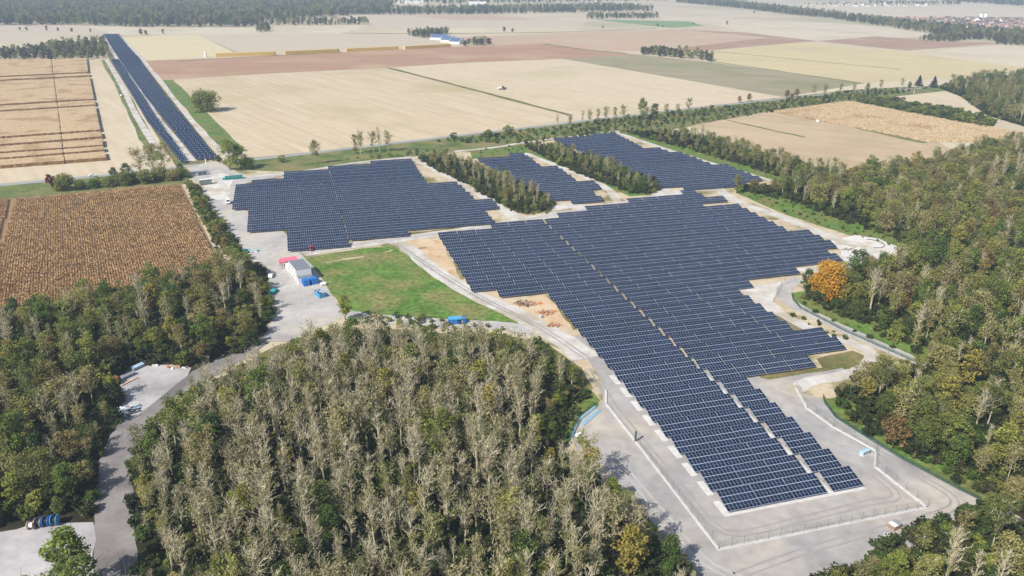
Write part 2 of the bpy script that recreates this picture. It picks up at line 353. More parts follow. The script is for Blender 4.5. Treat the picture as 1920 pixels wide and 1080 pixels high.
fld([(1760, 93), (1880, 84), (1930, 86), (1930, 110), (1760, 97)], 'palefield', Z1 + .02, 'pale field under the village trees at the right edge')
fld([(1480, 12), (1930, 8), (1930, 34), (1800, 37), (1640, 36), (1500, 25)], 'palefield', Z1, 'pale field between the two villages')
fld([(1290, 236), (1440, 208), (1760, 266), (1800, 290), (1700, 335), (1560, 320), (1440, 290)], 'tanfield', Z1, 'tan stubble field behind the long tree belt')
fld([(1440, 208), (1590, 189), (1930, 250), (1930, 270), (1720, 262)], 'maizebase', Z1, 'brown soil under the dry maize on the right')
fld([(1640, 184), (1750, 172), (1800, 178), (1850, 212), (1850, 220)], 'stubble2', Z1, 'small pale field before the wood on the right')
fld([(-60, 113), (195, 111), (265, 290), (238, 318), (-60, 350)], 'stubble2', Z1, 'pale stubble around the cut maize blocks')
fld([(-60, 374), (340, 344), (412, 488), (200, 570), (-60, 640)], 'soil', Z1, 'dark soil under the near maize field')
ribbon('grass_strip', GP([(728, 127), (880, 166), (1000, 198), (1070, 216)]), 6, M['verge'], Z1 + .04, 'narrow grassy strip dividing the two stubble fields', .8)
ribbon('grass_strip', GP([(1460, 207), (1560, 228), (1640, 247), (1735, 268)]), 6, M['grass'], Z1 + .04, 'green strip along the front edge of the right maize', .8)
ribbon('grass_strip', GP([(1350, 222), (1430, 240), (1510, 257)]), 3.5, M['grass'], Z1 + .04, 'short green strip inside the tan field behind the belt', .8)
ribbon('grass_strip', GP([(333, 115), (420, 109), (640, 98)]), 6, M['verge'], Z1 + .05, 'thin dark verge between straw field and ploughed field', 1)
ribbon('grass_strip', GP([(1335, 96), (1500, 112), (1690, 130)]), 4, M['verge'], Z1 + .05, 'thin dark line across the yellow stubble field', 1)
ribbon('grass_strip', GP([(1020, 82), (1090, 92), (1175, 100)]), 8, M['grass'], Z1 + .05, 'green verge between the two brown fields', 1.5)
ribbon('grass_strip', GP([(640, 62), (820, 63), (1050, 60), (1230, 53)]), 10, M['grass'], Z1 + .05, 'far green verge behind the white farm', 2)
ribbon('grass_strip', GP([(1340, 116), (1480, 136), (1620, 156)]), 5, M['grass'], Z1 + .05, 'green verge between olive field and yellow field', 1.2)
# canal strip sides
ribbon('grass_strip', GP([(196, 112), (240, 190), (275, 260), (292, 300)]), 9, M['grass'], Z1 + .03, 'green bank left of the long solar strip', 1)
ribbon('grass_strip', GP([(312, 150), (365, 205), (420, 262), (445, 285)]), 14, M['lush'], Z1 + .03, 'bright green bank right of the long solar strip', .8)
poly_sheet('canal_ground', GP([(190, 64), (224, 63), (412, 300), (395, 304), (330, 312), (205, 112)]), M['verge'], Z1 + .02, 'grassy bed of the long straight solar strip')
ribbon('gravel_track', GP([(190, 65), (220, 108), (247, 152), (290, 218), (340, 290)]), 6, M['track'], Z1 + .06, 'pale gravel track down the middle of the solar strip', .3, w2=7)
ribbon('gravel_track', GP([(200, 112), (225, 155), (255, 215), (296, 282)]), 5, M['track'], Z1 + .07, 'pale gravel track along the left side of the solar strip', .3)
ribbon('gravel_track', GP([(222, 66), (262, 106), (300, 150), (355, 222), (424, 292)]), 4, M['track'], Z1 + .07, 'pale gravel track along the right side of the solar strip', .3)
ribbon('gravel_track', GP([(226, 116), (268, 180), (300, 228), (362, 302)]), 5.5, M['track'], Z1 + .08, 'pale maintenance lane between the two rows of the strip', .5)
# road + green corridor
poly_sheet('grassland', GP([(-60, 350), (110, 338), (350, 318), (420, 300), (600, 284), (860, 253), (1000, 238), (1170, 216), (1400, 190), (1600, 168), (1760, 160), (1790, 168), (1600, 190), (1440, 209), (1290, 237), (1190, 256), (1160, 250), (1000, 275), (870, 292), (770, 302), (560, 330), (440, 340), (345, 345), (-60, 378)]), M['grass'], -.05, 'green corridor of grass along the country road', jit=1, step=12)
ribbon('road', GP([(-60, 352), (75, 340), (200, 328), (390, 307), (500, 296), (600, 285), (740, 268), (860, 254), (1000, 238), (1200, 214), (1400, 192), (1560, 176), (1760, 163)]), 6, M['road'], -.03, 'narrow grey country road crossing behind the solar farm', .1)
# site base
poly_sheet('site_ground', GP([(345, 336), (395, 300), (430, 318), (560, 322), (770, 294), (870, 284), (1000, 268), (1160, 246), (1250, 275), (1360, 310), (1500, 345), (1370, 352), (1420, 385), (1590, 436), (1700, 470), (1640, 505), (1530, 530), (1500, 548), (1560, 600), (1700, 668), (1560, 760), (1640, 820), (1840, 935), (1700, 1010), (1560, 1075), (1500, 1150), (1350, 1150), (1200, 960), (1060, 850), (1115, 740), (1050, 655), (960, 612), (700, 600), (560, 640), (500, 600), (505, 520), (440, 460)]), M['site'], -.03, 'sandy beige ground of the solar farm with weedy patches', jit=.5, step=8)
# greens inside the site
poly_sheet('grassland', GP([(1170, 250), (1290, 262), (1450, 315), (1560, 345), (1480, 350), (1440, 338), (1340, 310), (1250, 280), (1165, 252)]), M['lush'], .0, 'green strip between the far right array and the tree belt', jit=.5, step=8)
poly_sheet('grassland', GP([(880, 283), (1000, 268), (1040, 285), (1100, 305), (1240, 352), (1236, 364), (1180, 368), (1140, 350), (1060, 318), (985, 289), (885, 298)]), M['lush'], .0, 'bright grass around the belt beside the middle array', jit=.5, step=8)
poly_sheet('grassland', GP([(770, 296), (830, 300), (890, 305), (980, 345), (1045, 380), (1040, 392), (990, 403), (950, 395), (880, 350)]), M['verge'], .0, 'rough grass under the tree belt right of the left array', jit=.5, step=8)
poly_sheet('grassland', GP([(1380, 362), (1480, 405), (1590, 440), (1690, 470), (1720, 480), (1720, 440), (1560, 390), (1450, 355), (1380, 350)]), M['lush'], .0, 'green bank between chalk track and right wood', jit=.5, step=8)
poly_sheet('grassland', GP([(1484, 550), (1500, 578), (1580, 620), (1690, 664), (1720, 690), (1800, 690), (1600, 570), (1520, 545)]), M['lush'], .0, 'green verge below the orange tree along the road', jit=.5, step=8)
poly_sheet('grassland', GP([(1545, 752), (1566, 784), (1631, 826), (1692, 863), (1798, 920), (1850, 945), (1900, 930), (1700, 830), (1580, 740)]), M['lush'], .0, 'green verge behind the fence at the right wood', jit=.5, step=8)
poly_sheet('grassland', GP([(1100, 722), (1122, 750), (1119, 762), (1086, 786), (1070, 824), (1050, 850), (1040, 800), (1070, 755)]), M['lush'], .016, 'bright green patch between central wood and blue pipes', jit=.4, step=4)
poly_sheet('meadow', GP([(572, 486), (600, 478), (680, 466), (735, 461), (765, 478), (800, 505), (850, 540), (900, 568), (985, 606), (950, 618), (900, 606), (820, 600), (720, 596), (650, 592), (628, 560), (600, 520)]), M['meadow'], .0, 'bright green meadow between containers and curved track', jit=.5, step=6)
poly_sheet('sand_patch', GP([(752, 452), (800, 447), (822, 450), (845, 490), (885, 556), (925, 562), (940, 570), (1020, 552), (1075, 612), (1010, 612), (950, 585), (880, 558), (820, 515), (780, 478)]), M['sand'], .0, 'bare orange-tan sand beside the large array', jit=.6, step=6)
poly_sheet('grassland', GP([(1030, 556), (1046, 560), (1092, 616), (1075, 618)]), M['verge'], .008, 'weedy strip along the stepped edge of the large array', jit=.4, step=4)
poly_sheet('grassland', GP([(1432, 582), (1500, 610), (1530, 625), (1495, 632), (1440, 592)]), M['verge'], .008, 'weedy wedge between array and white track', jit=.4, step=4)
poly_sheet('grassland', GP([(1420, 706), (1540, 690), (1530, 672), (1600, 658), (1622, 668), (1608, 690), (1560, 700), (1500, 708), (1440, 716)]), M['verge'], .008, 'dry weedy patch inside the track bend', jit=.4, step=4)
poly_sheet('grassland', GP([(532, 433), (540, 430), (543, 470), (570, 474), (660, 464), (770, 448), (930, 424), (925, 420), (770, 436), (655, 462), (538, 468)]), M['verge'], .008, 'weedy strip along the front of the left array', jit=.3, step=4)
poly_sheet('grassland', GP([(440, 338), (560, 325), (655, 312), (690, 306), (650, 318), (535, 330), (470, 346), (445, 350)]), M['verge'], .008, 'dry weedy strip behind the left array', jit=.3, step=4)
poly_sheet('grassland', GP([(786, 305), (850, 338), (866, 345), (806, 348)]), M['site'], .012, 'brown scrubby triangle right of the left array', jit=.3, step=4)
# left yard
poly_sheet('gravel_yard', GP([(352, 318), (385, 304), (412, 302), (432, 318), (462, 330), (500, 326), (532, 322), (530, 330), (472, 340), (442, 350), (434, 394), (464, 396), (463, 436), (530, 432), (560, 470), (572, 486), (592, 505), (628, 560), (650, 592), (600, 612), (540, 640), (490, 640), (515, 590), (500, 520), (470, 488), (430, 440), (388, 385), (372, 350)]), M['gravel'], .012, 'pale grey gravel yard with the container office', jit=.4, step=6)
poly_sheet('gravel_patch', GP([(378, 342), (412, 322), (440, 332), (432, 352), (426, 380), (400, 372), (386, 356)]), M['chalk'], .02, 'white chalky patch at the yard entrance', jit=.6, step=4)
ribbon('asphalt_road', GP([(520, 612), (470, 648), (412, 684), (345, 722), (268, 775), (228, 835), (216, 900), (214, 960), (216, 1030), (226, 1130), (240, 1250)]), 8.4, M['asphalt'], .006, 'worn grey asphalt road winding through the left wood', .25, w2=8.6)
poly_sheet('concrete_pad', GP([(224, 705), (262, 685), (320, 684), (358, 690), (350, 704), (318, 730), (285, 756), (262, 776), (226, 785)]), M['pad'], .02, 'pale concrete pad with dumped scrap beside the road', jit=.4, step=5)
poly_sheet('concrete_pad', GP([(-80, 1010), (30, 992), (60, 985), (120, 982), (176, 977), (178, 1012), (172, 1100), (150, 1180), (-80, 1150)]), M['pad'], .02, 'pale concrete pad with cable drums in the lower left', jit=.4, step=5)
ribbon('asphalt_road', GP([(650, 590), (720, 598), (800, 603), (860, 607), (940, 611), (1010, 622)]), 7, M['gravel'], .006, 'grey gravel lane along the front of the green meadow', .3)
# front yard
poly_sheet('yard', GP([(1062, 640), (1098, 668), (1128, 712), (1132, 752), (1092, 785), (1075, 825), (1085, 850), (1140, 880), (1205, 960), (1290, 1050), (1350, 1150), (1540, 1150), (1610, 1095), (1740, 1025), (1870, 950), (1838, 938), (1692, 860), (1566, 782), (1545, 752), (1500, 735), (1500, 722), (1590, 706), (1580, 690), (1440, 712), (1395, 700), (1300, 680), (1180, 690), (1130, 655), (1085, 628)]), M['yard'], .012, 'grey concrete apron around the nearest solar tables', jit=.3, step=6)
poly_sheet('chalk_pad', GP([(1545, 455), (1562, 450), (1604, 441), (1650, 448), (1692, 466), (1668, 482), (1620, 494), (1575, 505), (1530, 512), (1490, 506), (1500, 496), (1580, 492), (1575, 468)]), M['chalk'], .03, 'white chalky turning pad beside the right wood', jit=.6, step=4)
poly_sheet('chalk_pad', GP([(1384, 545), (1415, 538), (1450, 530), (1498, 521), (1470, 535), (1448, 566), (1470, 580), (1440, 584), (1405, 558)]), M['track'], .03, 'pale gravel bay beside the orange tree', jit=.4, step=4)
def track(pts, w, z, label, mk='track', w2=None, jit=.3): return ribbon('gravel_track', GP(pts), w, M[mk], z, label, jit, w2=w2)
track([(568, 476), (640, 463), (735, 450), (830, 437), (920, 424), (980, 413), (1040, 403), (1110, 392), (1180, 380), (1240, 368), (1300, 356), (1350, 356)], 8, .036, 'white gravel track between the left array and large array')
track([(735, 452), (768, 466), (800, 496), (850, 530), (905, 560), (960, 584), (1010, 612), (1060, 640), (1100, 672)], 6.5, .044, 'white gravel track curving round the green meadow', w2=10)
track([(772, 296), (830, 325), (890, 358), (940, 390), (975, 412)], 5, .04, 'white gravel track right of the left array', w2=8)
track([(984, 287), (1055, 315), (1110, 338), (1142, 356), (1156, 375), (1172, 385)], 5, .044, 'white gravel track right of the middle array')
track([(1158, 249), (1250, 280), (1345, 309), (1440, 337), (1480, 350)], 4.5, .04, 'white gravel track right of the far right array')
track([(1230, 366), (1246, 356), (1240, 352)], 7, .05, 'short white spur beside the second tree belt')
track([(1345, 352), (1375, 374), (1440, 398), (1510, 424), (1570, 450), (1610, 462)], 6.5, .052, 'white gravel track along the right edge of the large array')
track([(1425, 568), (1480, 597), (1545, 628), (1600, 645), (1633, 664), (1622, 690), (1580, 704), (1515, 717), (1480, 740)], 5, .056, 'white gravel track bending round the right end of the array')
track([(1498, 522), (1472, 540), (1480, 566), (1550, 602), (1640, 644), (1705, 672), (1740, 690)], 6, .048, 'grey gravel road below the orange tree', 'gravel')
track([(432, 334), (560, 322), (660, 306), (772, 294)], 3.5, .03, 'thin pale track behind the left array')
track([(852, 284), (930, 276), (1000, 265), (1160, 246)], 4, .03, 'thin pale track behind the middle and far right arrays')
track([(1105, 390), (1060, 386), (1020, 398)], 9, .038, 'white gravel fork below the tree belt')
ribbon('footpath', GP([(612, 492), (660, 484), (700, 478), (735, 469)]), 1.8, M['site'], .01, 'faint pale footpath worn across the top of the meadow', .5)
poly_sheet('grassland', GP([(252, 852), (262, 815), (330, 748), (425, 700), (520, 648), (600, 622), (690, 616), (800, 622), (930, 626), (1020, 640), (1090, 690), (1110, 730), (1050, 760), (700, 720), (500, 740), (300, 860)]), M['verge'], -.02, 'rough weedy edge all round the upper side of the central wood', jit=.6, step=5)
M['rut'] = mat_noise('tyre_rut', srgb(192, 187, 182), srgb(202, 197, 191), .2)
M['rut_dark'] = mat_noise('dark_tyre_rut', srgb(166, 161, 157), srgb(176, 171, 166), .2)
def ruts(pts, label, mk, z=.022):
    c = smooth_line(GP(pts), 8)
    for sg, nm in ((-1, 'left'), (1, 'right')):
        q_ = []
        for i, p in enumerate(c):
            t_ = (c[min(i + 1, len(c) - 1)] - c[max(i - 1, 0)]).normalized(); q_.append((p.x - t_.y * .9 * sg, p.y + t_.x * .9 * sg))
        ribbon('tyre_track', q_, .55, M[mk], z, nm + ' ' + label, .12, n=2)
ruts([(1110, 690), (1150, 760), (1215, 840), (1290, 930), (1340, 985), (1390, 1000), (1500, 975), (1620, 945), (1680, 930), (1640, 890)], 'wheel rut running round the nearest tables', 'rut_dark')
ruts([(1085, 830), (1150, 860), (1230, 950), (1320, 1050), (1400, 1090)], 'wheel rut outside the fence toward the front corner', 'rut')
ruts([(1380, 1080), (1520, 1030), (1680, 985), (1790, 945), (1720, 890), (1600, 820), (1540, 770)], 'wheel rut outside the fence along the right apron', 'rut_dark')
ruts([(395, 320), (420, 350), (470, 420), (520, 480), (560, 540), (560, 590), (500, 630)], 'wheel rut through the gravel yard', 'rut', .024)
ruts([(560, 476), (640, 463), (735, 450), (830, 437), (920, 424), (1040, 403), (1180, 380)], 'wheel rut on the track between the arrays', 'rut_dark', .064)
ruts([(740, 456), (800, 496), (905, 560), (1010, 612), (1100, 672)], 'wheel rut on the track round the meadow', 'rut_dark', .066)
# woodland floors
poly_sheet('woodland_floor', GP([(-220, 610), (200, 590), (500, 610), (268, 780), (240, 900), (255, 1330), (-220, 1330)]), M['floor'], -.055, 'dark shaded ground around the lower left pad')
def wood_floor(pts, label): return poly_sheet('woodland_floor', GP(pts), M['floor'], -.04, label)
WOODS = {
 'left wood': [(-150, 640), (-60, 592), (60, 588), (150, 572), (250, 550), (330, 528), (415, 505), (462, 495), (498, 520), (510, 590), (486, 640), (410, 678), (345, 684), (268, 680), (218, 702), (216, 790), (186, 840), (172, 960), (120, 976), (40, 985), (-150, 1010)],
 'central wood': [(252, 850), (302, 806), (358, 762), (432, 732), (522, 690), (592, 654), (680, 640), (800, 652), (930, 658), (1020, 680), (1078, 708), (1096, 735), (1070, 768), (1046, 805), (1048, 856), (1116, 892), (1188, 965), (1275, 1055), (1330, 1150), (1380, 1330), (262, 1330), (250, 1000), (244, 890)],
 'right wood': [(1378, 356), (1460, 372), (1560, 408), (1640, 435), (1712, 472), (1680, 490), (1600, 512), (1535, 528), (1508, 545), (1530, 570), (1620, 612), (1720, 668), (1700, 700), (1610, 712), (1560, 745), (1580, 782), (1650, 826), (1730, 872), (1850, 935), (1990, 1010), (2500, 1010), (2500, 240), (2000, 262), (1830, 280), (1700, 318), (1600, 330), (1500, 348)],
 'lower right wood': [(1400, 1185), (1460, 1160), (1510, 1115), (1600, 1072), (1680, 1022), (1760, 985), (1830, 950), (1990, 1010), (2300, 1010), (2300, 1330), (1380, 1330)],
 'first tree belt': [(785, 296), (830, 298), (900, 318), (980, 350), (1040, 384), (1028, 394), (985, 400), (950, 388), (880, 348), (820, 320)],
 'second tree belt': [(985, 274), (1050, 282), (1140, 310), (1238, 350), (1228, 362), (1180, 362), (1100, 332), (1020, 296)],
 'third tree belt': [(1175, 250), (1260, 248), (1330, 262), (1440, 295), (1560, 322), (1600, 330), (1500, 345), (1400, 312), (1290, 280)],
 'wood by the conifers': [(1762, 166), (1810, 152), (1930, 140), (2300, 130), (2300, 250), (1930, 240), (1850, 216), (1800, 180)],
}
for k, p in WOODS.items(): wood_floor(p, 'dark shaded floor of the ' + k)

# ------------------------------------------------------------------ solar arrays
O_ = G(1365, 959.6, .9); UA = Vector((math.cos(AV), math.sin(AV))); VA = Vector((-math.sin(AV), math.cos(AV)))
PITCH = 8.15; TW = 9.3; NC = 9; MW = 1.012; ML = 2.1; LOW = .85; TILT = math.radians(15.0)
def UV(u, v): return (O_[0] + UA.x * u + VA.x * v, O_[1] + UA.y * u + VA.y * v)
def toUV(x, y): dx, dy = x - O_[0], y - O_[1]; return (dx * UA.x + dy * UA.y, dx * VA.x + dy * VA.y)
ct, st = math.cos(TILT), math.sin(TILT)
def slope(x, s, h=0.0): return (x, s * ct - h * st, LOW + s * st + h * ct)
def panel_into(mb, x0, s0, detail=True):
    """one framed module: aluminium tray with two half-cell glass fields"""
    w, l = MW - .022, ML - .045
    p = [slope(x0, s0, 0), slope(x0 + w, s0, 0), slope(x0 + w, s0 + l, 0), slope(x0, s0 + l, 0)]
    q = [slope(x0, s0, .04), slope(x0 + w, s0, .04), slope(x0 + w, s0 + l, .04), slope(x0, s0 + l, .04)]
    if detail: mb.add(p + q, [(0, 3, 2, 1), (4, 5, 6, 7), (0, 1, 5, 4), (1, 2, 6, 5), (2, 3, 7, 6), (3, 0, 4, 7)], 1)
    else: mb.add(q, [(0, 1, 2, 3)], 1)
    e = .02; mid = s0 + l / 2
    for a, b in ((s0 + .05, mid - .012), (mid + .012, s0 + l - .05)):
        mb.add([slope(x0 + e, a, .046), slope(x0 + w - e, a, .046), slope(x0 + w - e, b, .046), slope(x0 + e, b, .046)], [(0, 1, 2, 3)], 0)
mb = MB(); panel_into(mb, 0, 0); PANEL_ME = mb.mesh('panel', [M['cell'], M['alu']])
mb = MB()
for r in range(3):
    for c in range(NC): panel_into(mb, c * MW, r * ML + r * .03, False)
GRID_ME = mb.mesh('panels', [M['cell'], M['alu']])
mb = MB()
SL = 3 * ML + .06
for s in (.1, ML - .02, ML + .1, 2 * ML, 2 * ML + .12, 3 * ML - .08):
    a = slope(0, s, -.10); b = slope(NC * MW - .04, s, -.02)
    mb.add([slope(0, s - .06, -.10), slope(NC * MW - .04, s - .06, -.10), slope(NC * MW - .04, s + .06, -.10), slope(0, s + .06, -.10),
            slope(0, s - .06, -.012), slope(NC * MW - .04, s - .06, -.012), slope(NC * MW - .04, s + .06, -.012), slope(0, s + .06, -.012)],
           [(0, 3, 2, 1), (4, 5, 6, 7), (0, 1, 5, 4), (1, 2, 6, 5), (2, 3, 7, 6), (3, 0, 4, 7)])
for x in (.9, 3.4, 5.9, 8.3):
    for s in (1.1, 4.9):
        y = s * ct; z = LOW + s * st - .1; mb.box(x - .06, x + .06, y - .06, y + .06, 0, z)
FRAME_ME = mb.mesh('support_frame', M['steel'])

ROWS = {}
for k in range(7): ROWS[k] = (0, 39)
ROWS.update({7: (0, 67), 8: (0, 85.5), 9: (0, 85.5), 10: (0, 76), 11: (0, 76), 12: (0, 76), 13: (0, 76), 14: (0, 76.5), 15: (0, 85.5),
             16: (0, 113), 17: (-19, 140), 18: (-28.5, 142), 19: (-28.5, 150), 20: (-28.5, 150), 21: (-28.5, 150)})
for k in range(22, 28): ROWS[k] = (-28.5, 141)
ROWS[27] = (0, 141); ROWS[28] = (38, 122); ROWS[29] = (57, 141); ROWS[30] = (84, 132); ROWS[31] = (122, 132)
def ordn(n): return '%d%s' % (n, {1: 'st', 2: 'nd', 3: 'rd'}.get(n % 10 if n % 100 not in (11, 12, 13) else 0, 'th'))
n_tab = 0; far_tabs = []
for k in sorted(ROWS):
    u0, u1 = ROWS[k]; us = []
    for i in range(-4, 3):
        if i * TW >= u0 - 3 and (i + 1) * TW <= u1 + 3: us.append(i * TW)
    for i in range(0, 14):
        u = (29.3 if k < 8 else 28.75) + i * TW
        if u >= u0 - 3 and u + TW <= u1 + 3.5: us.append(u)
    for j, u in enumerate(us):
        p = UV(u, k * PITCH)
        if n_tab < 290:
            t = empty('solar_table', (p[0], p[1], 0.06 + rng.uniform(-.03, .03)), AV + rng.uniform(-.002, .002)); t.rotation_euler.x = rng.uniform(-.007, .007)
            fb = ' nearest the fence' if k == 0 else ''
            tag(t, 'solar table, %s from the left in the %s nearest row of the large array' % (ordn(j + 1), ordn(k + 1)), 'solar table', 'solar tables of the large array')
            mobj('support_frame', FRAME_ME, t)
            if k < 9 and n_tab < 40:
                for r in range(3):
                    for c in range(NC):
                        o = mobj('panel', PANEL_ME, t)
                        o.location = slope(c * MW, r * ML + r * .03, 0); o.location.z -= LOW
                        o.rotation_euler = (rng.uniform(-.004, .004), rng.uniform(-.003, .003), 0)
            else: tag(mobj('panels', GRID_ME, t), kind='stuff')
            n_tab += 1
        else: far_tabs.append((u, k * PITCH))
# white concrete strips under the nearest rows
for k in range(9):
    p = UV(0, k * PITCH); mb = MB(); mb.box(-1.0, .8, -.5, 5.2, 0, .06); mb.box(27.3, 29.9 if k < 8 else 29.2, -.5, 6.0, 0, .06)
    if k == 0: mb.box(.8, 27.3, -.5, 1.0, 0, .06); mb.box(29.9, 38.9, -.5, 1.0, 0, .06)
    elif k < 8: mb.box(8.9, 9.7, -.5, 5.6, 0, .06); mb.box(18.2, 19.0, -.5, 5.6, 0, .06)
    tag(mb.build('concrete_strip', M['concrete'], None, (p[0], p[1], .016), AV), 'white concrete strip under the %s solar row from the front' % ordn(k + 1), 'concrete strip', 'concrete strips under the near rows', 'structure')

def inside(poly, x, y):
    c = False; j = len(poly) - 1
    for i in range(len(poly)):
        xi, yi = poly[i]; xj, yj = poly[j]
        if (yi > y) != (yj > y) and x < (xj - xi) * (y - yi) / (yj - yi) + xi: c = not c
        j = i
    return c
def spans(poly, v):
    xs = []
    for i in range(len(poly)):
        (x0, y0), (x1, y1) = poly[i], poly[(i + 1) % len(poly)]
        if (y0 > v) != (y1 > v): xs.append(x0 + (v - y0) * (x1 - x0) / (y1 - y0))
    xs.sort(); return list(zip(xs[::2], xs[1::2]))
far = MB()
def far_row(u0, u1, v, coarse):
    n = max(1, int((u1 - u0) / MW + .5)); b = MB()
    if coarse:
        L3 = n * MW
        b.add([slope(0, 0, .03), slope(L3, 0, .03), slope(L3, SL, .03), slope(0, SL, .03)], [(0, 1, 2, 3)], 1)
        for r in range(3):
            for i in range(0, n, 3):
                x0 = i * MW + .05; x1 = min(n, i + 3) * MW - .05; s0 = r * (ML + .02) + .07
                b.add([slope(x0, s0, .05), slope(x1, s0, .05), slope(x1, s0 + ML - .1, .05), slope(x0, s0 + ML - .1, .05)], [(0, 1, 2, 3)], 0)
    else:
        for r in range(3):
            for i in range(n): panel_into(b, i * MW, r * (ML + .03), False)
        for s in (.1, ML, 2 * ML + .05): b.add([slope(0, s - .08, -.02), slope(n * MW, s - .08, -.02), slope(n * MW, s + .08, -.02), slope(0, s + .08, -.02)], [(0, 1, 2, 3)], 1)
        for i in range(1, n, 4):
            for s in (1.1, 4.9): b.box(i * MW - .07, i * MW + .07, s * ct - .07, s * ct + .07, 0, LOW + s * st - .05, 1)
    out = []
    for x, y, z in b.v:
        p = UV(u0 + x, v + y); out.append((p[0], p[1], z))
    base = len(far.v); far.v += out; far.f += [tuple(base + i for i in f) for f in b.f]; far.mi += b.mi
for u, v in far_tabs: far_row(u, u + NC * MW, v, False)
POLY = {
 'left': [(442, 350), (472, 347.7), (473, 336.7), (532, 334.6), (532.5, 324.4), (614.8, 318), (615.8, 313.3), (695, 307.7), (695.4, 303), (770, 298.8), (804, 347.7), (861.7, 345), (891.7, 376.7), (925, 375), (935, 391.7), (910, 395), (926, 416.7), (765, 429), (761.7, 439.3), (654.5, 447), (653.3, 457.7), (539.3, 465.3), (537.7, 426.7), (463.3, 432.3), (466, 392.7), (435, 392.7)],
 'mid': [(889, 296.7), (983.8, 290), (1021, 315.4), (1045, 313), (1081.7, 339.4), (1113, 338.3), (1129.6, 353), (1108.8, 355), (1119, 366.5), (1128.5, 366.5), (1131.7, 375.8), (1071, 381), (1068, 373.8), (1040, 375.8)],
 'right': [(1039, 261.8), (1096, 258.6), (1097.7, 255), (1156, 251.4), (1208, 278), (1235.7, 277), (1252.6, 284.7), (1271, 284), (1338.5, 310), (1364.6, 310.7), (1432, 336.8), (1355.5, 351), (1287.8, 356.8), (1278.6, 351), (1246, 351.9)],
 'strip_r': [(195, 65), (220, 64), (262, 112), (308, 177), (407, 297), (367, 296.5), (273, 180), (225, 112)],
 'strip_l': [(208, 112), (222, 112), (266, 178), (299, 228), (350, 301), (340, 303), (282, 232), (277, 228), (250, 180)],
}
GAPS = {'left': [-69.6], 'mid': [], 'right': []}
for nm, pp in POLY.items():
    z = 1.6; poly = [toUV(*G(x, y, z)) for x, y in pp]; v0 = min(p[1] for p in poly); v1 = max(p[1] for p in poly)
    coarse = nm.startswith('strip'); k0 = int(math.floor(v0 / PITCH)); off = {'left': 2.0, 'mid': 1.0, 'right': 3.0}.get(nm, 0)
    pit = PITCH * .86 if coarse else PITCH
    for k in range(int(math.floor(v0 / pit)), int(v1 / pit) + 2):
        v = k * pit + off
        for a, b in spans(poly, v + 3.1):
            if b - a < 3: continue
            if coarse and k % 34 == 5: continue
            cuts = [g for g in GAPS.get(nm, []) if a + 1 < g < b - 1]
            e = [a] + [q for g in cuts for q in (g - .22, g + .22)] + [b]
            for i in range(0, len(e), 2):
                if e[i + 1] - e[i] > 2: far_row(e[i], e[i + 1], v, coarse)
tag(far.build('solar_tables', [M['cell'], M['alu']]), 'dense rows of dark blue solar tables in the far arrays and along the long strip', 'solar tables', kind='stuff')

# ------------------------------------------------------------------ trees: prototypes
def leaf_mesh(name, centres, sizes, mt, nr, up=.35, tones=None):
    n = len(centres); c = np.asarray(centres); s = np.asarray(sizes)[:, None]
    nv = nr.normal(size=(n, 3)); nv[:, 2] = np.abs(nv[:, 2]) + up; nv /= np.linalg.norm(nv, axis=1)[:, None]
    t = np.cross(nv, nr.normal(size=(n, 3))); t /= np.linalg.norm(t, axis=1)[:, None] + 1e-9; b = np.cross(nv, t)
    asp = nr.uniform(.55, 1.0, size=(n, 1))
    v = np.stack([c - t * s - b * s * asp * .4, c + t * s * .3 - b * s * asp, c + t * s + b * s * asp * .4, c - t * s * .3 + b * s * asp], 1).reshape(-1, 3)
    me = bpy.data.meshes.new(name); me.vertices.add(n * 4); me.vertices.foreach_set('co', v.ravel())
    me.loops.add(n * 4); me.loops.foreach_set('vertex_index', np.arange(n * 4, dtype=np.int32))
    me.polygons.add(n); me.polygons.foreach_set('loop_start', np.arange(0, n * 4, 4, dtype=np.int32))
    me.update(calc_edges=True); me.materials.append(mt)
    at = me.attributes.new('tone', 'FLOAT', 'FACE'); at.data.foreach_set('value', (nr.uniform(0, 1, n) if tones is None else tones).astype(np.float32))
    return me
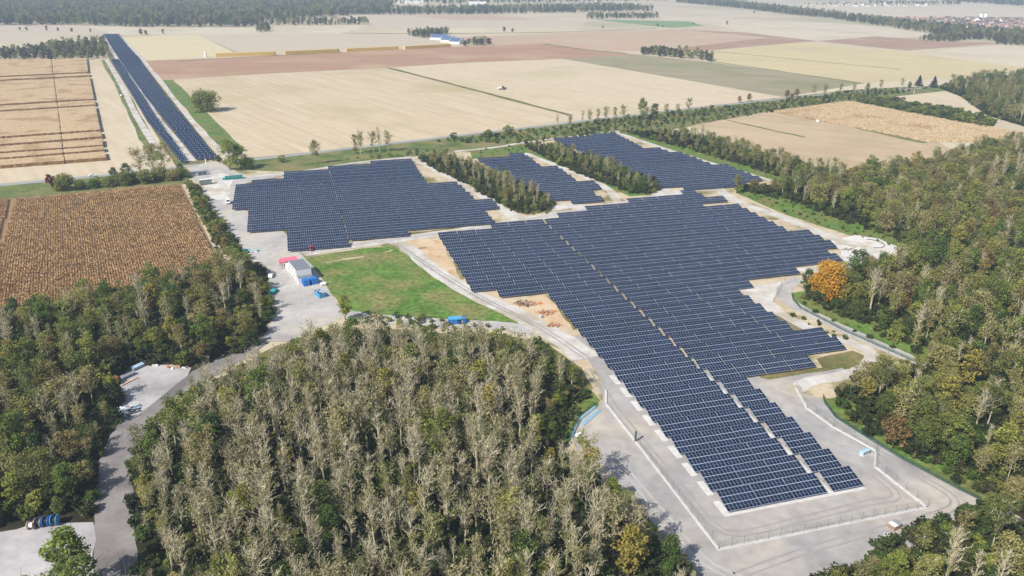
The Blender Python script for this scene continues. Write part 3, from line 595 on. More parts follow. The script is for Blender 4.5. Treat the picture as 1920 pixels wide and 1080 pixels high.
def grow(r, h, spread, start, nprim, nsec, r0, bend, updeg=(35, 65), twigs=3):
    """tapered trunk, limbs, secondary branches and twigs; returns (limb MB, twig MB, tips)"""
    limb, tw, tips = MB(), MB(), []
    n = 7; ax, ay = r.uniform(-bend, bend), r.uniform(-bend, bend); path = []
    for i in range(n + 1):
        t = i / n; path.append(Vector((ax * t * t * h + r.uniform(-.12, .12) * (i > 0), ay * t * t * h + r.uniform(-.12, .12) * (i > 0), h * .84 * t)))
    limb.tube(path, [r0 * (1 - .85 * i / n) + .015 for i in range(n + 1)], 5)
    for j in range(nprim):
        t = start + (1 - start) * (j + r.random() * .8) / nprim; t = min(t, .97)
        i = min(int(t * n), n - 1); base = path[i].lerp(path[i + 1], t * n - i)
        az = j * 2.4 + r.uniform(-.5, .5); el = math.radians(r.uniform(*updeg)); tq = (t - start) / (1 - start); ln = spread * (.78 + .5 * math.sin(math.pi * min(1, tq * .8 + .1))) * r.uniform(.75, 1.2); el = el + (math.radians(78) - el) * max(0, tq - .75) * 2
        dv = Vector((math.cos(az) * math.cos(el), math.sin(az) * math.cos(el), math.sin(el)))
        pts = [base]
        for q in range(3):
            dv2 = (dv + Vector((r.uniform(-.25, .25), r.uniform(-.25, .25), r.uniform(-.05, .3)))).normalized(); pts.append(pts[-1] + dv2 * ln / 3)
        rr = r0 * (1 - .8 * t) * .55 + .02
        limb.tube(pts, [rr, rr * .75, rr * .5, .02], 4, cap=False)
        for q in range(nsec):
            tt = r.uniform(.3, 1.0); i2 = min(int(tt * 3), 2); b2 = pts[i2].lerp(pts[i2 + 1], tt * 3 - i2)
            d2 = (dv * .6 + Vector((r.uniform(-1, 1), r.uniform(-1, 1), r.uniform(-.1, .9)))).normalized(); l2 = ln * r.uniform(.28, .55)
            m2 = b2 + d2 * l2 * .5 + Vector((0, 0, r.uniform(0, .15))); e2 = b2 + d2 * l2
            tw.tube([b2, m2, e2], [.07, .05, .028], 3, cap=False); tips.append(e2); tips.append(m2)
            for w in range(twigs):
                d3 = (d2 + Vector((r.uniform(-1, 1), r.uniform(-1, 1), r.uniform(-.3, .8)))).normalized(); l3 = l2 * r.uniform(.4, .7)
                s3 = m2.lerp(e2, r.random()); e3 = s3 + d3 * l3
                sd = d3.cross(Vector((0, 0, 1))).normalized() * .03
                tw.quad(s3 - sd, s3 + sd, e3 + sd * .5, e3 - sd * .5); tips.append(e3)
    tips.append(path[-1]); return limb, tw, tips
def leaves_at(tips, r, nr, count, jit, size):
    c = []; s = []; tn = []
    for i in range(count):
        t = tips[r.randrange(len(tips))]
        c.append((t.x + r.gauss(0, jit), t.y + r.gauss(0, jit), max(.3, t.z + r.gauss(0, jit)))); s.append(size * r.uniform(.6, 1.3)); tn.append(r.random())
    return c, s, np.array(tn)
def clump_leaves(r, nr, h, rad, base, ncl, per, size, top=1.0, squash=1.0):
    """leaves in many uneven lobes over the crown volume"""
    c, s, tn = [], [], []
    for i in range(ncl):
        t = r.random(); zz = base + (h - base) * (.06 + .9 * t)
        prof = math.sin(math.pi * min(1, (.12 + .80 * t) ** .85)) ** .6
        az = r.uniform(0, 6.283); rr = rad * prof * math.sqrt(r.uniform(.12, 1.0)) * .85
        cx, cy_, cz = rr * math.cos(az), rr * math.sin(az), zz; lr = rad * r.uniform(.22, .42); tone = r.random()
        p = nr.normal(size=(per, 3)); p /= np.linalg.norm(p, axis=1)[:, None]; p *= lr * nr.uniform(.55, 1.12, size=(per, 1)); p[:, 2] *= .75 * squash
        for q in p:
            c.append((cx + q[0], cy_ + q[1], max(.2, cz + q[2]))); s.append(size * r.uniform(.6, 1.35)); tn.append(min(1, max(0, tone * .5 + r.random() * .5)))
    return c, s, np.array(tn)

PROTO = {}   # kind -> list of (trunk mesh, crown mesh)
def add_proto(kind, trunk, crown): PROTO.setdefault(kind, []).append((trunk, crown))
def join_mesh(name, mes):
    bm = bmesh.new(); mats = []; lay = None
    me = bpy.data.meshes.new(name)
    v, f, mi, tone = [], [], [], []
    for q in mes:
        b = len(v); v += [tuple(x.co) for x in q.vertices]; mb_ = len(mats); mats += list(q.materials)
        ta = q.attributes.get('tone')
        for i, p in enumerate(q.polygons): f.append(tuple(b + k for k in p.vertices)); mi.append(mb_ + p.material_index); tone.append(ta.data[i].value if ta else .5)
    me.from_pydata(v, [], f)
    for mm in mats: me.materials.append(mm)
    me.polygons.foreach_set('material_index', mi); me.attributes.new('tone', 'FLOAT', 'FACE').data.foreach_set('value', tone); bm.free(); return me
def mesh_mix(name, twmb, twmat, c, s, lmat, nr, tn):
    lm = leaf_mesh(name, c, s, lmat, nr, tones=tn); return join_mesh(name, [twmb.mesh(name, twmat), lm])
def tree_bare(seed, h, sp_, nleaf):
    r = random.Random(seed); nr = np.random.default_rng(seed)
    l, t, tips = grow(r, h, sp_ * .95, .32, 15, 6, .32, .035, (45, 76), 4); c, s, tn = leaves_at(tips, r, nr, int(nleaf * .45), .3, .13)
    if seed % 2 == 0:      # forked, several leaning stems
        for q in range(1 + seed % 4 // 2):
            l2, t2, tips2 = grow(r, h * r.uniform(.7, .95), sp_ * .9, .38, 9, 5, .18, .07, (40, 72), 4)
            for a_, b_ in ((l, l2), (t, t2)):
                k0 = len(a_.v); a_.v += b_.v; a_.f += [tuple(k0 + i for i in f) for f in b_.f]; a_.mi += b_.mi
    add_proto('bare', l.mesh('trunk', M['bark']), mesh_mix('crown', t, M['bark'], c, s, M['leaf_bare'], nr, tn))
def tree_half(seed, h, sp_, nleaf, mk='leaf_half', kind='half'):
    r = random.Random(seed); nr = np.random.default_rng(seed)
    l, t, tips = grow(r, h, sp_, .3, 13, 5, .2, .01, (35, 65)); c, s, tn = leaves_at(tips, r, nr, nleaf, .5, .24)
    add_proto(kind, l.mesh('trunk', M['bark']), mesh_mix('crown', t, M['bark'], c, s, M[mk], nr, tn))
def tree_leafy(seed, h, rad, mk='leaf_green', kind='leafy', ncl=34, per=62, size=.27, base=.18):
    r = random.Random(seed); nr = np.random.default_rng(seed)
    l, t, tips = grow(r, h * .9, rad * .95, .22, 10, 3, .24, .008, (25, 60), 1)
    c, s, tn = clump_leaves(r, nr, h, rad, h * base, ncl, per, size)
    add_proto(kind, l.mesh('trunk', M['bark_dark']), mesh_mix('crown', t, M['bark_dark'], c, s, M[mk], nr, tn))
def shrub(seed, h, rad, mk, kind, ncl=16, per=45, size=.24):
    r = random.Random(seed); nr = np.random.default_rng(seed); st_ = MB()
    for i in range(5):
        a = r.uniform(0, 6.28); st_.tube([(0, 0, 0), (math.cos(a) * rad * .3, math.sin(a) * rad * .3, h * .45), (math.cos(a) * rad * .5, math.sin(a) * rad * .5, h * .8)], [.07, .05, .02], 4, cap=False)
    c, s, tn = clump_leaves(r, nr, h, rad, .15, ncl, per, size)
    add_proto(kind, st_.mesh('trunk', M['bark_dark']), leaf_mesh('crown', c, s, M[mk], nr, tones=tn))
def conifer(seed, h, rad):
    r = random.Random(seed); nr = np.random.default_rng(seed); tk = MB(); tk.tube([(0, 0, 0), (0, 0, h)], [.3, .03], 6); c, s, tn = [], [], []
    for i in range(26):
        t = i / 26; z = h * (.08 + .9 * t); R = rad * (1 - t) + .2
        for k in range(int(10 + 12 * (1 - t))):
            a = r.uniform(0, 6.283); rr0 = R * r.uniform(.75, 1.1)
            for q in range(5): rr = rr0 * (q + 1) / 5; c.append((math.cos(a) * rr, math.sin(a) * rr, z - rr * .25 + r.uniform(-.15, .15))); s.append(.36); tn.append(r.random())
    add_proto('conifer', tk.mesh('trunk', M['bark_dark']), leaf_mesh('crown', c, s, M['leaf_conifer'], nr, tones=np.array(tn)))
for i, (h, s_, n) in enumerate(((17, 2.7, 260), (15, 2.3, 160), (18.5, 2.6, 340), (13.5, 2.6, 120), (16, 3.0, 420), (14.5, 1.9, 220))): tree_bare(100 + i, h, s_, n)
for i, (h, s_, n) in enumerate(((16, 1.9, 380), (14, 1.8, 300), (17, 2.1, 420), (13, 2.1, 260))): tree_half(220 + i, h, s_, n, 'leaf_bare', 'slender')
for i, (h, s_, n) in enumerate(((15, 3.0, 950), (13, 2.8, 800), (16.5, 3.1, 1100), (12, 2.6, 650), (14, 2.4, 1200))): tree_half(200 + i, h, s_, n)
for i, (h, s_) in enumerate(((13.5, 3.9), (11.5, 3.6), (15, 4.3), (9.5, 3.3))): tree_leafy(300 + i, h, s_)
for i, (h, s_) in enumerate(((12.5, 3.3), (10, 3.0))): tree_leafy(330 + i, h, s_, 'leaf_yellow', 'yellow', 26, 52)
for i, (h, s_) in enumerate(((11, 4.6), (13, 5.2), (9.5, 4.2))): tree_leafy(320 + i, h, s_, 'leaf_half', 'round', 52, 58, .25)
tree_leafy(340, 10.5, 3.8, 'leaf_rust', 'rust', 30, 60)
tree_leafy(350, 15.5, 7.0, 'leaf_orange', 'orange', 110, 95, .3, .06)
tree_leafy(351, 14, 2.6, 'leaf_half', 'poplar', 26, 50, .25, .05)
tree_leafy(352, 15, 2.2, 'leaf_green', 'poplar', 26, 50, .25, .05)
for i, (h, s_) in enumerate(((3.6, 2.4), (2.6, 2.0), (4.6, 2.6))): shrub(400 + i, h, s_, 'leaf_green', 'bush')
for i, (h, s_) in enumerate(((3.0, 2.6), (2.2, 2.4), (4.2, 2.5))): shrub(420 + i, h, s_, 'leaf_under', 'under', 14, 40, .3)
shrub(440, 9.5, 7.5, 'leaf_green', 'thicket', 70, 75, .34)
shrub(441, 8.0, 5.5, 'leaf_half', 'thicket', 50, 70, .32)
shrub(450, 2.2, 1.6, 'leaf_red', 'redbush', 8, 40, .25)
conifer(460, 13, 6.0)

def tree_obj(kind, var, x, y, s, rz, name, label, group=None, cat='tree', sz=None):
    tm, cm = PROTO[kind][var % len(PROTO[kind])]; t = empty(name, (x, y, -.05), rz, s)
    if sz: t.scale = (s, s, s * sz)
    tag(t, label, cat, group); mobj('trunk', tm, t); mobj('crown', cm, t); return t

PCOL = {}
def proto_collection(name, kinds):
    c = bpy.data.collections.new(name); idx = {}; n = 0
    for k in kinds:
        for i, (a, b) in enumerate(PROTO[k]):
            key = '%s_%03d' % (name, n); o = bpy.data.objects.new(key, join_mesh(key, [a, b])); c.objects.link(o); idx.setdefault(k, []).append(n); n += 1
    return c, idx
def scatter(name, pts, coll, label, cat, kind='stuff'):
    me = bpy.data.meshes.new(name); me.from_pydata([(p[0], p[1], p[2]) for p in pts], [], [])
    for an, ty, j in (('s', 'FLOAT', 3), ('rz', 'FLOAT', 4), ('k', 'INT', 5)):
        a = me.attributes.new(an, ty, 'POINT'); a.data.foreach_set('value', [p[j] for p in pts])
    o = mobj(name, me); tag(o, label, cat, kind=kind)
    ng = bpy.data.node_groups.new(name, 'GeometryNodeTree')
    ng.interface.new_socket('Geometry', in_out='INPUT', socket_type='NodeSocketGeometry'); ng.interface.new_socket('Geometry', in_out='OUTPUT', socket_type='NodeSocketGeometry')
    N = ng.nodes; L = ng.links; gi = N.new('NodeGroupInput'); go = N.new('NodeGroupOutput')
    ci = N.new('GeometryNodeCollectionInfo'); ci.inputs['Collection'].default_value = coll; ci.inputs['Separate Children'].default_value = True; ci.inputs['Reset Children'].default_value = True
    ip = N.new('GeometryNodeInstanceOnPoints'); ip.inputs['Pick Instance'].default_value = True
    def na(nm, ty): a = N.new('GeometryNodeInputNamedAttribute'); a.data_type = ty; a.inputs['Name'].default_value = nm; return a.outputs[0]
    L.new(gi.outputs[0], ip.inputs['Points']); L.new(ci.outputs[0], ip.inputs['Instance']); L.new(na('k', 'INT'), ip.inputs['Instance Index'])
    cx = N.new('ShaderNodeCombineXYZ'); L.new(na('rz', 'FLOAT'), cx.inputs[2]); L.new(cx.outputs[0], ip.inputs['Rotation'])
    cs = N.new('ShaderNodeCombineXYZ'); sa = na('s', 'FLOAT')
    for i in range(3): L.new(sa, cs.inputs[i])
    L.new(cs.outputs[0], ip.inputs['Scale']); L.new(ip.outputs[0], go.inputs[0])
    md = o.modifiers.new('scatter', 'NODES'); md.node_group = ng; return o

def fill(poly, dist, r, maxn=20000):
    """dart throwing with a grid"""
    x0 = min(p[0] for p in poly); x1 = max(p[0] for p in poly); y0 = min(p[1] for p in poly); y1 = max(p[1] for p in poly)
    g = {}; out = []; tries = int((x1 - x0) * (y1 - y0) / (dist * dist) * 5)
    for _ in range(tries):
        x, y = r.uniform(x0, x1), r.uniform(y0, y1)
        if not inside(poly, x, y): continue
        i, j = int(x // dist), int(y // dist)
        if any((a - x) ** 2 + (b - y) ** 2 < dist * dist for di in (-1, 0, 1) for dj in (-1, 0, 1) for a, b in g.get((i + di, j + dj), ())): continue
        g.setdefault((i, j), []).append((x, y)); out.append((x, y))
        if len(out) >= maxn: break
    return out
def edge_dist(poly, x, y):
    best = 1e9
    for i in range(len(poly)):
        ax, ay = poly[i]; bx, by = poly[(i + 1) % len(poly)]; dx, dy = bx - ax, by - ay
        t = max(0, min(1, ((x - ax) * dx + (y - ay) * dy) / (dx * dx + dy * dy + 1e-9))); best = min(best, math.hypot(ax + dx * t - x, ay + dy * t - y))
    return best
MIX = {
 'left wood': ([('half', .22), ('leafy', .26), ('round', .20), ('slender', .1), ('bare', .12), ('yellow', .06), ('rust', .02), ('poplar', .02)], 4.8, .92),
 'central wood': ([('bare', .5), ('slender', .34), ('half', .08), ('leafy', .04), ('yellow', .04)], 3.8, 1.02),
 'right wood': ([('half', .26), ('round', .28), ('leafy', .20), ('bare', .12), ('yellow', .11), ('rust', .03)], 5.4, 1.0),
 'lower right wood': ([('half', .36), ('round', .2), ('leafy', .2), ('bare', .16), ('rust', .05), ('yellow', .03)], 4.6, .82),
 'first tree belt': ([('bare', .35), ('slender', .3), ('half', .22), ('leafy', .13)], 4.2, .75),
 'second tree belt': ([('bare', .3), ('slender', .3), ('half', .25), ('leafy', .15)], 4.2, .65),
 'third tree belt': ([('half', .4), ('round', .2), ('bare', .25), ('leafy', .15)], 5.0, .75),
 'wood by the conifers': ([('half', .35), ('round', .3), ('leafy', .25), ('bare', .1)], 6.5, .9),
}
CLEAR = [(G(1178, 1088), 5.5), (G(1186, 1140), 6.0), (G(1550, 562), 6.5), (G(1562, 590), 5), (G(1672, 842), 4.5), (G(212, 716), 3.5)]
r = random.Random(21); trees = []; under = []
for wname, pp in WOODS.items():
    poly = GP(pp); mix, dist, sc = MIX[wname]
    for x, y in fill(poly, dist, r):
        qx, qy = to_px(x, y, 8)
        if not (-260 < qx < 2180): continue
        ed = edge_dist(poly, x, y)
        if ed < 1.2 or any(math.hypot(x - a[0], y - a[1]) < rad for a, rad in CLEAR): continue
        t = r.random(); kind = mix[-1][0]
        for k, w in mix:
            if t < w: kind = k; break
            t -= w
        if ed < 7 and r.random() < .45: kind = r.choice(['leafy', 'half', 'round', 'yellow' if r.random() < .3 else 'half'])
        s = sc * r.uniform(.72, 1.15) * (.62 if ed < 4 else .85 if ed < 8 else 1)
        if r.random() < .12: s *= .6
        trees.append((x, y, s, r.uniform(0, 6.28), kind, r.randrange(60), wname))
    for x, y in fill(poly, dist * (.8 if wname == 'central wood' else .62), r):
        qx, qy = to_px(x, y, 1)
        if -200 < qx < 2120: under.append((x, y, -.1, r.uniform(.6, 1.25), r.uniform(0, 6.28), 'bush' if r.random() < .22 else 'under', r.randrange(60)))
# the largest in view stand as individual trees
def seen(t):
    px0 = to_px(t[0], t[1], 0); px1 = to_px(t[0], t[1], 14 * t[2]); return -20 < px1[0] < 1940 and px1[1] < 1075
def size(t): return t[2] * 14 / math.hypot(t[0], t[1], CAM_H)
vis = sorted([t for t in trees if seen(t)], key=lambda t: -size(t)); solo = set(id(t) for t in vis[:268])
LM = [('the asphalt road bend', 232, 850), ('the scrap pad', 280, 730), ('the cable drums', 80, 985), ('the meadow', 780, 610), ('the blue pipes', 1080, 800), ('the orange pipe stack', 1105, 860),
      ('the front fence corner', 1348, 1040), ('the bottom edge', 750, 1090), ('its middle', 700, 850), ('the container yard', 530, 610), ('the maize', 250, 560), ('the outer green fence', 1660, 850),
      ('the timber sheds', 1690, 1010), ('the white track bend', 1650, 690), ('the orange tree', 1560, 560), ('the chalk pad', 1700, 480), ('the right edge', 1930, 750), ('its left side', 420, 900)]
LMG = [(n, G(x, y)) for n, x, y in LM]
KW = {'bare': 'bare pale tree', 'half': 'thin olive tree', 'leafy': 'full green tree', 'yellow': 'yellowing tree', 'rust': 'brown tree', 'poplar': 'slim tree', 'round': 'rounded olive tree', 'slender': 'slender half-bare tree'}
NMK = {'bare': 'bare_tree', 'half': 'thin_leaved_tree', 'leafy': 'leafy_tree', 'yellow': 'yellow_tree', 'rust': 'brown_tree', 'poplar': 'slim_tree', 'round': 'olive_tree', 'slender': 'slender_tree'}
rest = []; named = {}
for t in trees:
    x, y, s, rz, kind, var, wn_ = t
    if id(t) in solo:
        lm = min(LMG, key=lambda q: (q[1][0] - x) ** 2 + (q[1][1] - y) ** 2)[0]
        hs = 'tall ' if s > .95 * MIX[wn_][2] else ('small ' if s < .62 * MIX[wn_][2] else '')
        o = tree_obj(kind, var, x, y, s, rz, NMK[kind], 'x', '%s%ss of the %s near %s' % (hs, KW[kind], wn_, lm)); named.setdefault((hs, KW[kind], wn_, lm), []).append(o)
    else: rest.append(t)
for (hs, kw, wn_, lm), os_ in named.items():
    os_.sort(key=lambda o: to_px(o.location.x, o.location.y, 8)[0])
    for i, o in enumerate(os_):
        o['label'] = ('%s%s of %s near %s' % (hs, kw, wn_, lm)) + ('' if len(os_) == 1 else ', %s from left' % ordn(i + 1))
coll, idx = proto_collection('forest_proto', ['bare', 'half', 'slender', 'leafy', 'round', 'yellow', 'rust', 'poplar'])
scatter('woodland', [(x, y, -.05, s, rz, idx[k][v % len(idx[k])]) for x, y, s, rz, k, v, w in rest], coll, 'dense mixed autumn woodland of half bare and leafy trees around the solar farm', 'woodland')
ucoll, uidx = proto_collection('under_proto', ['bush', 'under'])
# rough shrubs along grassy corridors
CORR = [([(800, 268), (1000, 245), (1170, 222), (1400, 198), (1600, 172), (1740, 166), (1600, 188), (1300, 232), (1180, 250), (1000, 268)], 5.0, .8),
        ([(350, 346), (372, 352), (392, 388), (430, 440), (468, 486), (450, 492), (410, 470), (375, 405)], 2.6, .9),
        ([(1605, 190), (1640, 186), (1800, 212), (1868, 230), (1850, 240), (1700, 212)], 3.0, 1.3),
        ([(640, 600), (700, 590), (780, 596), (900, 608), (960, 616), (900, 626), (700, 612)], 3.5, .6),
        ([(1480, 590), (1560, 632), (1600, 646), (1560, 620), (1500, 590)], 3.0, .4),
        ([(262, 845), (300, 790), (355, 742), (432, 708), (522, 662), (600, 634), (690, 625), (800, 632), (930, 637), (1020, 655), (1085, 700), (1078, 712), (1020, 685), (930, 662), (800, 656), (680, 644), (592, 660), (522, 696), (432, 738), (302, 812)], 2.3, .95),
        ([(640, 300), (800, 283), (860, 280), (800, 290), (700, 300)], 5, .6),
        ([(1400, 368), (1480, 402), (1590, 438), (1700, 470), (1700, 450), (1560, 400), (1440, 362)], 4.5, .42), ([(1490, 560), (1520, 582), (1600, 622), (1700, 662), (1700, 650), (1600, 600), (1510, 556)], 4.0, .45),
        ([(1550, 756), (1580, 784), (1650, 828), (1720, 868), (1830, 930), (1850, 930), (1700, 842), (1580, 760)], 3.0, .45),
        ([(1200, 258), (1340, 298), (1460, 334), (1470, 328), (1330, 285), (1230, 258)], 6, .4), ([(1070, 760), (1090, 780), (1068, 815), (1050, 840), (1045, 800)], 2.4, .5),
        ([(960, 350), (1040, 385), (1030, 400), (990, 404), (950, 396)], 3, .5), ([(885, 284), (980, 272), (1000, 280), (985, 286), (900, 294)], 5, .35)]
for pp, dist, sc in CORR:
    poly = GP(pp)
    for x, y in fill(poly, dist, r): under.append((x, y, -.05, sc * r.uniform(.5, 1.2), r.uniform(0, 6.28), 'bush' if r.random() < .75 else 'under', r.randrange(60)))
scatter('undergrowth', [(x, y, z, s, rz, uidx[k][v % len(uidx[k])]) for x, y, z, s, rz, k, v in under], ucoll, 'dark leafy undergrowth and bramble filling woods and verges', 'undergrowth')

# ------------------------------------------------------------------ single trees and bushes that stand out
def at_tree(kind, var, px, py, s, name, label, cat='tree', rz=0.3, sz=None, group=None):
    x, y = G(px, py); return tree_obj(kind, var, x, y, s, rz, name, label, group, cat, sz)
at_tree('orange', 0, 1548, 562, 1.0, 'orange_tree', 'big bright orange autumn tree at the edge of the right wood')
at_tree('leafy', 1, 1512, 545, .8, 'leafy_tree', 'dark green tree directly left of the orange tree')
at_tree('conifer', 0, 1722, 161, .95, 'conifer', 'left one of the two dark conifers beside the far right wood')
at_tree('conifer', 0, 1750, 164, 1.0, 'conifer', 'right one of the two dark conifers beside the far right wood', rz=2)
at_tree('thicket', 0, 388, 208, 1.75, 'field_thicket', 'round dark green thicket alone in the wide stubble field', 'bush')
at_tree('poplar', 1, 380, 208, 1.15, 'slim_tree', 'slim treetop rising from the lone field thicket')
at_tree('thicket', 1, 122, 356, 1.1, 'roadside_bush', 'big round bush by the road with a red crest', 'bush')
at_tree('redbush', 0, 99, 350, 1.9, 'red_bush', 'small dark red bush behind the big round roadside bush', 'bush', sz=1.6)
at_tree('yellow', 0, 186, 350, .5, 'yellow_bush', 'low yellow-green bush right of the big roadside bush', 'bush')
for i, (x, y, s, v, w) in enumerate(((215, 345, .6, 0, 'first'), (240, 340, .75, 1, 'second'), (265, 338, .95, 2, 'third'), (290, 336, 1.15, 0, 'fourth'), (312, 334, 1.1, 2, 'fifth'), (340, 330, .65, 3, 'sixth'))):
    at_tree('half' if i in (2, 3, 4) else 'leafy', v, x, y, s * 1.25, 'roadside_tree', '%s tree from the left in the clump between road and maize' % w, rz=i, group='clump between road and maize')
for i, (x, y, s, v) in enumerate(((152, 355, .62, 1), (178, 352, .5, 0), (205, 350, .7, 1), (232, 347, .75, 0), (275, 343, .95, 1), (325, 338, .85, 1))):
    at_tree('thicket', v, x, y, s, 'roadside_bush', '%s from the left of the full bushes along the near side of the road' % ordn(i + 1), 'bush', rz=i * 1.3, group='full bushes along the road')
at_tree('thicket', 1, 300, 338, 1.0, 'roadside_bush', 'broad grey-olive thicket under the clump between road and maize', 'bush')
at_tree('thicket', 1, 255, 342, .75, 'roadside_bush', 'low olive thicket at the left of the clump by the road', 'bush', rz=2)
at_tree('thicket', 0, 342, 333, .6, 'roadside_bush', 'dark green bush at the right end of the clump by the road', 'bush')
at_tree('leafy', 2, 432, 319, 1.35, 'leafy_tree', 'dark green tree at the junction right of the solar strip')
at_tree('leafy', 0, 452, 317, 1.2, 'leafy_tree', 'rounded green tree in the junction clump, nearest the stubble', rz=2)
at_tree('thicket', 0, 466, 316, .7, 'roadside_bush', 'low dark bush at the right end of the junction clump', 'bush')
at_tree('leafy', 3, 412, 306, .6, 'leafy_tree', 'small green tree at the end of the solar strip', rz=1)
at_tree('half', 4, 592, 308, 1.15, 'thin_leaved_tree', 'single airy olive tree behind the left array')
at_tree('bush', 2, 528, 304, 1.1, 'roadside_bush', 'small green bush by the road behind the left array', 'bush')
at_tree('poplar', 0, 666, 288, 1.0, 'slim_tree', 'slim yellowish tree left of the bare pair by the road')
at_tree('half', 3, 676, 288, 1.2, 'thin_leaved_tree', 'thin pale tree beside the slim yellowish one')
at_tree('bare', 0, 712, 286, 1.1, 'bare_tree', 'tall bare tree by the road behind the left array')
at_tree('half', 1, 728, 284, 1.05, 'thin_leaved_tree', 'thin olive tree right of the tall bare one')
at_tree('half', 2, 700, 286, .9, 'thin_leaved_tree', 'low thin tree left of the tall bare one by the road', rz=4)
at_tree('bush', 2, 850, 261, 1.2, 'roadside_bush', 'small brownish bush beside the road bend', 'bush')
at_tree('bush', 1, 913, 256, 2.0, 'roadside_bush', 'bright green roadside bush left of the darker one', 'bush')
at_tree('bush', 0, 953, 254, 2.1, 'roadside_bush', 'darker green roadside bush beside the stubble', 'bush')
for i, (x, y, k, s) in enumerate(((1045, 240, 'bare', .6), (1068, 238, 'half', .6), (1092, 235, 'bare', .6), (1105, 232, 'half', .75), (1120, 230, 'poplar', .7), (1135, 229, 'half', .7), (1152, 228, 'poplar', .75), (1168, 226, 'half', .65), (1205, 222, 'leafy', 1.05), (1226, 222, 'leafy', .9), (1248, 218, 'half', .6), (1270, 216, 'half', .6), (1290, 214, 'half', .7))):
    at_tree(k, i, x, y + 2, s * 1.3, NMK[k], '%s tree from the left in the row along the road above the arrays' % ordn(i + 1), rz=i, group='tree row along the road')
for i, (x, y, s) in enumerate(((1386, 192, .45), (1404, 190, .55), (1475, 184, .6), (1493, 182, .6), (1484, 190, .55))):
    at_tree('rust', 0, x, y, s * 1.3, 'brown_tree', '%s of the small brown round trees along the road from the left' % ordn(i + 1), rz=i, group='small brown roadside trees')
for i, (x, y, k, s) in enumerate(((1524, 182, 'half', .7), (1545, 180, 'half', .75), (1575, 178, 'poplar', .7), (1600, 175, 'half', .7), (1625, 172, 'leafy', .6), (1650, 170, 'half', .65), (1690, 166, 'half', .7), (1705, 164, 'leafy', .6))):
    at_tree(k, i, x, y + 1, s * 1.25, NMK[k], '%s tree from the left in the line leading up to the conifers' % ordn(i + 1), rz=i, group='tree line up to the conifers')
at_tree('yellow', 0, 648, 600, .8, 'yellow_tree', 'pale yellow-green tree at the left end of the meadow')
at_tree('yellow', 0, 1178, 1088, 1.15, 'yellow_tree', 'round bright yellow-green tree near the front corner of the central wood')
at_tree('leafy', 2, 1382, 362, .75, 'leafy_tree', 'rounded green tree at the tip of the right wood beside the far array')
at_tree('leafy', 0, 140, 1115, 1.2, 'leafy_tree', 'dark green tree standing before the lower left concrete pad')
for i, (x, y, s) in enumerate(((10, 1200, .9), (105, 1190, 1.0), (168, 1170, 1.15), (205, 1240, 1.35))):
    at_tree('round' if i % 2 else 'leafy', i, x, y, s, 'leafy_tree' if i % 2 == 0 else 'olive_tree', '%s from the left of the treetops along the bottom left edge' % ordn(i + 1), rz=i, group='treetops along the bottom left edge')
at_tree('leafy', 1, 60, 1160, .85, 'leafy_tree', 'pale green tree at the bottom left corner', rz=3)
at_tree('rust', 0, 1672, 842, 1.0, 'brown_tree', 'round golden brown tree behind the outer green fence')
for i, (x, y, s, k) in enumerate(((382, 392, .55, 'rust'), (400, 418, .55, 'leafy'), (412, 440, .5, 'rust'), (422, 468, .6, 'yellow'), (410, 460, .5, 'rust'), (440, 480, .55, 'leafy'))):
    at_tree(k, i, x, y, s, 'hedge_tree', '%s small tree from the back in the hedge between maize and yard' % ordn(i + 1), rz=i, group='hedge between maize and yard')

# ------------------------------------------------------------------ far woods
FARW = [([(-140, 49), (160, 47), (250, 51), (480, 51), (497, 40), (640, 30), (722, 24), (738, 8), (705, -4), (-140, -6)], 10.5, 1.3),
        ([(500, 49), (690, 47), (684, 42), (520, 42)], 11, 1.0), ([(640, 28), (900, 27.5), (1225, 21), (1180, 14), (1000, 16), (740, 21)], 12, 1.2),
        ([(1100, 36), (1232, 35), (1232, 31), (1105, 31)], 9, .9),
        ([(1268, 5), (1370, 14), (1480, 28), (1560, 35), (1640, 47), (1760, 66), (1950, 88), (1950, 72), (1800, 55), (1700, 46), (1600, 34), (1480, 19), (1370, 6), (1268, 0)], 9.5, 1.05),
        ([(1722, 76), (1778, 79), (1830, 73), (1778, 71)], 7, .8), ([(1866, 83), (1950, 88), (1950, 80), (1880, 78)], 8, 1.0),
        ([(-120, 112), (100, 114), (196, 111), (204, 98), (196, 78), (130, 84), (60, 96), (0, 104), (-120, 106)], 7.5, .85),
        ([(1200, 102), (1334, 116), (1337, 111), (1206, 97)], 6.5, .85), ([(757, 67), (812, 74), (838, 66), (842, 62), (800, 62)], 7.5, .85),
        ([(868, 87), (918, 84), (914, 79), (880, 82)], 6.5, .8), ([(1770, 2), (1950, 14), (1950, -6), (1770, -8)], 14, 1.3),
        ([(483, 61), (506, 60), (503, 50), (488, 51)], 8, .9), ([(740, 8), (860, 8), (1000, 6), (1250, 2), (1250, 0), (740, 3)], 22, 1.2),
        ([(1630, 7), (1800, 9), (1800, 7), (1630, 5)], 16, .9)]
ft = []
for pp, dist, sc in FARW:
    poly = GP(pp)
    for x, y in fill(poly, dist, r, 16000):
        if y > 30 and -200 < to_px(x, y, 0)[0] < 2120: ft.append((x, y, -.1, sc * r.uniform(.75, 1.2), r.uniform(0, 6.28), r.choice(['leafy', 'half', 'half', 'farleafy', 'farleafy', 'farleafy', 'poplar']), r.randrange(50)))
for i, (h, s_) in enumerate(((13, 4.4), (11.5, 4.8), (14, 4.0))): tree_leafy(600 + i, h, s_, 'leaf_far', 'farleafy', 24, 40, .5, .08)
fcoll, fidx = proto_collection('far_proto', ['leafy', 'half', 'farleafy', 'poplar'])
